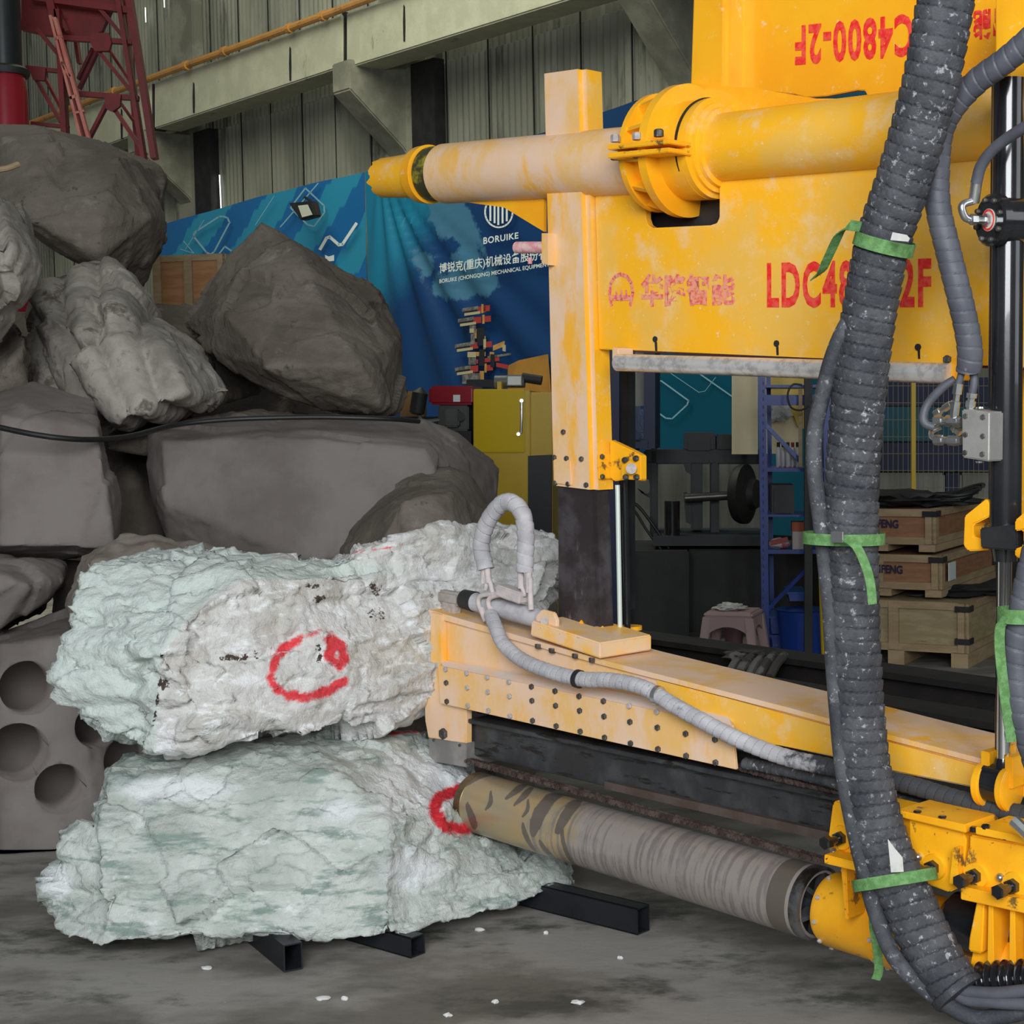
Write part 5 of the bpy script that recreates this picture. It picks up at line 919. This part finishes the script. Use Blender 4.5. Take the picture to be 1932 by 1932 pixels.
# rotary head
rh = P('rotary_head', MB().lathe(pb + axb * .028, axb, [(0, .055), (.004, .085), (.02, .094), (.17, .094), (.172, .100), (.20, .100), (.40, .104)], 56), yellow_worn, smooth=40)
for q in range(10):
    a = q * math.pi / 5 + .1; rr = axb.cross(Z).normalized() * math.cos(a) + axb.cross(axb.cross(Z)).normalized() * math.sin(a)
    for h, r_ in ((.025, .093), (.19, .099)): build('bolt', hexbolt(pb + axb * (.028 + h) + rr * r_, rr, .006, .007), bolt_light, rh)
# carriages
def carriage(front, d0, d1, studs, bolts, extra=(), lab=None):
    c = P('carriage_block', MB().px(M, front, d0, d1), yellow_worn, label=lab, bevel=.004)
    for x, y in studs:
        p = Mp(x, y, d0); build('boss', MB().lathe(p, -w, [(0, .030), (.008, .028)], 28), yellow_worn, c); build('adjuster_bolt', hexbolt(p - w * .008, -w, .017, .018), black, c)
        b = MB().cyl(p - w * .02, p - w * .055, .010, n=14); b.lathe(p - w * .055, -w, [(0, .0165), (.018, .0165), (.021, .013)], 6); build('adjuster_bolt', b, black, c)
    for x, y in bolts: build('bolt', MB().lathe(Mp(x, y, d0), -w, [(0, .009), (.004, .010), (.010, .008), (.013, .004)], 14), zinc, c)
    for pts, e0, e1_ in extra: build('rib', MB().px(M, pts, e0, e1_), yellow_worn, c, bevel=.002)
    return c
dK = dB - .17
cA = carriage([(1570, 1517), (1576, 1510), (1640, 1522), (1720, 1540), (1720, 1665), (1640, 1650), (1564, 1625), (1562, 1578)], dK, dK + .12, [(1590, 1580)], [(1575, 1607), (1611, 1614)], [([(1555, 1612), (1720, 1655), (1720, 1668), (1554, 1629)], dK - .06, dK + .06), ([(1586, 1636), (1596, 1636), (1600, 1735), (1594, 1735)], dK - .01, dK + .06)], 'left carriage block above the rotary head')
cBk = carriage([(1700, 1535), (1814, 1562), (1822, 1585), (1816, 1672), (1790, 1684), (1752, 1670), (1700, 1650)], dK, dK + .14, [(1764, 1635)], [(1734, 1616)], [([(1690, 1528), (1820, 1556), (1822, 1572), (1690, 1540)], dK - .02, dK + .12), ([(1797, 1600), (1804, 1600), (1808, 1670), (1790, 1668)], dK - .03, dK)], 'middle carriage block right of the big hose')
for x, y in ((1710, 1542), (1731, 1541), (1755, 1552), (1778, 1551), (1802, 1563)): build('bolt', hexbolt(Mp(x, y - 4, dK - .005), Z, .0095, .010), black, cBk)
cC = carriage([(1829, 1575), (1960, 1598), (1990, 1700), (1990, 1712), (1814, 1690), (1814, 1640), (1828, 1600)], dK - .01, dK + .13, [(1843, 1651), (1915, 1670)], [(1844, 1673), (1889, 1655), (1887, 1684), (1932, 1694)], [([(1812, 1672), (1990, 1712), (1990, 1736), (1812, 1697)], dK - .05, dK + .10), ([(1840, 1560), (1990, 1592), (1990, 1605), (1840, 1574)], dK - .03, dK + .12)], 'right carriage block at the picture edge')
for x, y in ((1838, 1572), (1860, 1568), (1898, 1586)): build('bolt', hexbolt(Mp(x, y - 3, dK - .02), Z, .010, .011), black, cC)
b = MB().px(M, [(1842, 1700), (1856, 1702), (1852, 1800), (1826, 1795), (1828, 1770)], dK - .03, dK + .12); b.px(M, [(1856, 1704), (1990, 1740), (1990, 1850), (1900, 1822), (1852, 1800)], dK + .05, dK + .12); lg = P('carriage_housing', b, yellow, bevel=.004)
for x in (1864, 1905, 1945): build('rib', MB().px(M, [(x, 1705), (x + 9, 1707), (x + 11, 1826), (x - 2, 1818)], dK - .03, dK + .06), yellow, lg, bevel=.002)
build('drum', MB().lathe(Mp(1925, 1830, dK + .08), Vector((u.x, u.y, 0)), [(-.08, .06), (-.07, .09), (.12, .09)], 32), yellow, lg)
P('motor_body', MB().lathe(Mp(1790, 1735, dK + .10), u, [(0, .05), (.02, .07), (.3, .07)], 28), black)
# clamp cylinder on the beam end
dY = dB + .045
cc0 = Mp(875, 1130, dY); cc1 = Mp(1030, 1170, dY); axc = (cc1 - cc0).normalized(); Lc = (cc1 - cc0).length
tc = P('clamp_cylinder', MB().lathe(cc0 + axc * .05, axc, [(0, .030), (Lc - .08, .030), (Lc - .06, .027)], 32), dust_grey)
build('cylinder_head', MB().lathe(cc0, axc, [(0, .024), (.002, .031), (.055, .033), (.056, .03)], 28), black_matte, tc)
b = MB().beam(Mp(832, 1124, dY), Mp(872, 1131, dY), .038, .042); build('rod_clevis', b, mat('grey_clevis', (.34, .31, .28), (.45, .42, .38), 12, .6, .2), tc, bevel=.008)
b = MB().px(M, [(834, 1130), (858, 1136), (858, 1158), (834, 1152)], dY - .012, dY + .012); build('clevis_lug', b, bolt_light, tc)
for dd in (-.042, .030): b = MB().px(M, [(1010, 1163), (1022, 1150), (1044, 1156), (1050, 1170), (1050, 1200), (1010, 1190)], dY + dd, dY + dd + .014); build('mounting_ear', b, yellow_dusty, tc, bevel=.003)
build('pin', MB().cyl(Mp(1027, 1172, dY - .055), Mp(1027, 1172, dY + .05), .012, n=16), bolt_light, tc)
build('rod_eye', MB().cyl(Mp(1030, 1168, dY - .025), Mp(1030, 1168, dY + .025), .026, n=20), dust_grey, tc)
b = MB().beam(Mp(945, 1112, dY - .03), Mp(990, 1128, dY - .03), .045, .036); vb = build('valve_block', b, dust_pink, tc, bevel=.004)
for pts, r in (([(916, 1112), (918, 1104), (915, 1088)], .008), ([(930, 1118), (925, 1100), (921, 1088)], .008), ([(975, 1120), (990, 1122), (985, 1108), (984, 1090)], .007), ([(1002, 1150), (1001, 1130), (1000, 1090)], .009), ([(955, 1116), (938, 1120), (908, 1124), (903, 1140), (915, 1165)], .008), ([(965, 1122), (945, 1122), (925, 1128), (922, 1142), (935, 1165)], .008)):
    b = MB().tube([Mp(x, y, dY - .035) for x, y in pts], r, 12, step=.004); build('elbow', b, dust_pink, tc)
for x, y, x2, y2 in ((912, 1100, 914, 1068), (922, 1100, 919, 1068), (983, 1110, 982, 1070), (998, 1118, 997, 1070), (908, 1148, 918, 1172), (925, 1148, 938, 1170)): build('ferrule', MB().cyl(Mp(x, y, dY - .035), Mp(x2, y2, dY - .035), .0105, n=14), dust_pink, tc)
# ------------------------------------------------------------------ hoses and straps
def saw(x): x %= 1; return x
def wrap(R, pitch, a, tooth=0., nt=22):
    def f(L, th):
        ph = L / pitch + th / (2 * math.pi)
        if tooth: ph += tooth * abs(math.sin(th * 11 + L * 60))
        s = saw(ph); gv = max(0., 1 - s / .13); r = R - a * gv - a * .45 * s * s
        return r
    return f
def hose(label, pts, R, m, pitch=.02, a=.002, tooth=0., n=28, step=.004, d=-.35, cat='hose', name='hydraulic_hose', twist=1):
    P3 = [Mp(x, y, dd) if isinstance(dd, (int, float)) else dd for x, y, dd in pts]
    f = wrap(R, pitch, a, tooth) if pitch else None
    b = MB().tube(P3, R, n, fr=f, step=step); o = build(name, b, m, None, label, cat, smooth=50); return P3
big = hose('thick ribbed dark grey protective hose running down the middle right of the photo', [(1800, -80, -.36), (1786, -10, -.36), (1765, 110, -.36), (1745, 200, -.36), (1708, 330, -.36), (1668, 450, -.36), (1645, 560, -.36), (1630, 660, -.36), (1617, 780, -.36), (1608, 900, -.36), (1607, 1020, -.36), (1608, 1140, -.36), (1612, 1240, -.36), (1618, 1340, -.36), (1630, 1450, -.36), (1652, 1550, -.36), (1680, 1630, -.36), (1712, 1700, -.36), (1745, 1770, -.36), (1790, 1850, -.36), (1812, 1878, -.36)], .062, rubber, pitch=.029, a=.0085, tooth=.10, n=120, step=.0024, name='protective_hose')
o = bpy.data.objects['protective_hose']
for x, y, k in ((1815, 1868, 0), (1822, 1885, 1)):
    b = MB().tube([Mp(x - 25, y - 18, -.36), Mp(x, y, -.36), Mp(x + 60, y + 6, -.35), Mp(x + 130, y + 10 * k, -.34)], .014, 12, step=.01); build('hydraulic_hose', b, rubber_soft, None, ('upper', 'lower')[k] + ' smooth black hose leaving the open end of the thick hose', 'hose')
def corr(L, th): return .036 + .0065 * math.cos(L / .0185 * 2 * math.pi)
b = MB().tube([Mp(1812, 1862, -.32), Mp(1850, 1852, -.31), Mp(1900, 1848, -.30), Mp(1990, 1846, -.29)], .036, 36, fr=corr, step=.0026); build('corrugated_hose', b, black, None, 'glossy black corrugated hose at the bottom right corner', 'hose', smooth=60)
hose('thin dark cable strapped along the left side of the thick hose', [(1668, 540, -.30), (1632, 570, -.33), (1598, 612, -.40), (1572, 670, -.41), (1553, 740, -.41), (1537, 820, -.41), (1538, 900, -.41), (1548, 980, -.41), (1556, 1050, -.41), (1566, 1150, -.41), (1572, 1250, -.41), (1580, 1350, -.41), (1590, 1450, -.41), (1608, 1550, -.41), (1632, 1650, -.41), (1655, 1730, -.41), (1690, 1810, -.42), (1750, 1870, -.40), (1830, 1918, -.36), (1900, 1915, -.33), (1990, 1890, -.3)], .0185, rubber, None, name='rubber_cable', n=20, step=.01)
hose('wrapped slate coloured hose curving down beside the thick hose to the valve block', [(1960, 60, -.26), (1900, 112, -.26), (1845, 152, -.26), (1800, 200, -.26), (1775, 250, -.26), (1768, 320, -.26), (1770, 390, -.26), (1788, 470, -.25), (1808, 550, -.24), (1824, 620, -.22), (1830, 665, -.21), (1828, 700, -.20)], .0285, rubber_soft, .027, .0032, n=36, step=.0016)
hose('pale dusty wrapped hose arching above the beam left of the post', [(917, 1074, dY - .035), (908, 1030, dY - .035), (920, 985, dY - .035), (945, 952, dY - .035), (966, 948, dY - .035), (985, 968, dY - .035), (992, 1005, dY - .035), (991, 1050, dY - .035), (990, 1078, dY - .035)], .0275, dust_grey, .034, .0045, n=36, step=.0016)
hose('long grey dusty hose snaking along the front of the yellow beam', [(926, 1160, dY - .05), (936, 1185, dY - .09), (950, 1215, dB - .05), (985, 1245, dB - .07), (1035, 1266, dB - .075), (1095, 1281, dB - .08), (1155, 1284, dB - .08), (1215, 1298, dB - .08), (1270, 1330, dB - .08), (1330, 1363, dB - .08), (1400, 1398, dB - .07), (1480, 1428, dB - .05), (1560, 1446, dB - .04), (1640, 1462, dB - .04), (1720, 1482, dB - .04), (1800, 1506, dB - .04), (1880, 1526, dB - .04), (1990, 1550, dB - .04)], .0225, dust_grey, .024, .0032, n=32, step=.0016)
o = [q for q in bpy.data.objects if q.get('label', '').startswith('long grey dusty hose')][0]
o.data.attributes.new('dirt', 'FLOAT', 'POINT').data.foreach_set('value', [min(1., max(0., (proj(v.co + o.location)[0] - 1290) / 420)) for v in o.data.vertices])
for x, y in ((1092, 1281), (1242, 1312)):
    a = Mp(x - 4, y - 1, dB - .08); c = Mp(x + 3, y + 1, dB - .08); build('hose_clip', MB().cyl(a, c, .0265, n=28), black_matte if x < 1200 else zinc, None, 'clip around the grey dusty hose, ' + ('left one, above the bolted plate' if x < 1200 else 'right one, near the end of the bolted plate'), 'clip')
hose('black flecked hose lying behind the grey hose near the rail', [(1405, 1440, dB + .0), (1470, 1452, dB - .0), (1550, 1470, dB), (1640, 1495, dB), (1750, 1525, dB), (1850, 1550, dB), (1990, 1580, dB)], .016, rubber, .02, .002, n=18, step=.002)
hose('dark grey wrapped hose at the lower right picture edge', [(1960, 1020, -.32), (1945, 1080, -.34), (1930, 1150, -.35), (1920, 1230, -.35), (1925, 1320, -.35), (1945, 1400, -.34), (1970, 1480, -.32)], .030, rubber_soft, .034, .0045, n=32, step=.002)
build('chrome_fitting', MB().cyl(Mp(1912, 1548, dK - .08), Mp(1945, 1580, dK - .08), .014, n=8), zinc, None, 'bright chrome hose fitting at the right edge above the carriage', 'fitting')
# webbing straps
def strap(label, c, ax, ra, rb, wd, tails, tags=(), buckle=None):
    ax = ax.normalized(); vd = ray(*c[:2]).normalized(); e1 = ax.cross(vd).normalized(); e2 = ax.cross(e1).normalized(); C_ = Mp(*c); b = MB(); n = 56; vs = []; fs = []
    t = thing('webbing_strap', C_, label, 'strap', 'green webbing straps')
    for k in range(n):
        a = 2 * math.pi * k / n
        for rr, h in ((0, -1), (.002, -1), (.002, 1), (0, 1)): vs.append(C_ + e1 * math.cos(a) * (ra + rr) + e2 * math.sin(a) * (rb + rr) + ax * h * wd / 2)
    for k in range(n):
        for j in range(4): fs.append((k * 4 + j, k * 4 + (j + 1) % 4, ((k + 1) % n) * 4 + (j + 1) % 4, ((k + 1) % n) * 4 + j))
    b.add(vs, fs); build('band', b, webbing, t)
    for pts, wdir in tails: b = MB().ribbon([Mp(*p) for p in pts], wd * .8, .0022, wdir); build('loose_tail', b, webbing, t)
    for pts, d0 in tags: b = MB().px(M, pts, d0, d0 + .002); build('white_tag', b, tagwhite, t)
    if buckle: b = MB().px(M, *buckle); build('buckle', b, zinc, t, bevel=.001)
strap('green strap tied around the thick hose over the red lettering, loose end to the left', (1668, 460, -.36), Mp(1690, 400, -.36) - Mp(1648, 545, -.36), .0655, .0655, .030, [([(1624, 428, -.41), (1605, 425, -.43), (1585, 440, -.42), (1565, 480, -.40), (1548, 515, -.38), (1534, 524, -.37)], (0, 0, 1) + Vector((.7, -.7, 0)) if False else Vector((.7, -.3, .5)))], [([(1684, 438), (1710, 443), (1716, 450), (1713, 456), (1680, 453)], -.437)])
strap('green strap with metal buckle holding hose and cable in front of the crates', (1592, 1015, -.37), Vector((0.02, 0, 1)), .090, .078, .026, [([(1595, 1016, -.462), (1615, 1030, -.462), (1632, 1065, -.46), (1642, 1100, -.455), (1646, 1140, -.45)], Vector((1, .2, .3)))], (), ([(1567, 1003), (1590, 1003), (1590, 1024), (1567, 1024)], -.472, -.466))
ax3 = Mp(1665, 1580, -.36) - Mp(1705, 1690, -.36)
strap('green strap with white tag around hose and cable near the floor', (1688, 1660, -.38), ax3 + Vector((.02, 0, .0)), .092, .078, .026, [([(1652, 1690, -.40), (1648, 1740, -.38), (1655, 1790, -.37), (1658, 1830, -.36), (1652, 1848, -.36)], Vector((1, 0, .1)))], [([(1675, 1584), (1685, 1598), (1702, 1618), (1704, 1645), (1681, 1646)], -.452)])
strap('wide green strap hanging beside the chrome rod at the right edge', (1925, 1160, -.35), Vector((0, 0, 1)), .045, .045, .030, [([(1900, 1165, -.40), (1888, 1180, -.40), (1886, 1220, -.40), (1894, 1300, -.39), (1904, 1370, -.38), (1908, 1400, -.38)], Vector((1, .3, 0)))])
# small white chips of rock on the floor
rc = random.Random(3)
chips = [(610, 1883, .020), (480 * 0 + 390, 1826, .016), (650, 1884, .010), (905, 1754, .016), (1030, 1760, .008), (1090, 1891, .018), (935, 1890, .010), (1170, 1807, .008), (845, 1915, .012)]
for i, (x, y, r) in enumerate(chips):
    b = MB().blob(atz(x, y, .004), (r, r * .6, .006), i, .4, 2); build('stone_chip', b, mat('chip%d' % i, (.62, .62, .6), None, rough=.8) if i == 0 else MATS['chip0'], None, 'white stone chip lying on the floor, ' + ['below the tube under the lower boulder', 'at the left, just below the lower boulder', 'small one beside the biggest chip', 'in the middle of the floor', 'beside the end of the dark tube', 'long one at the bottom, right of the middle', 'bottom centre of the photo', 'below the barrel', 'at the very bottom edge'][i], 'chip', 'stone chips on the floor')
bpy.context.view_layer.update()
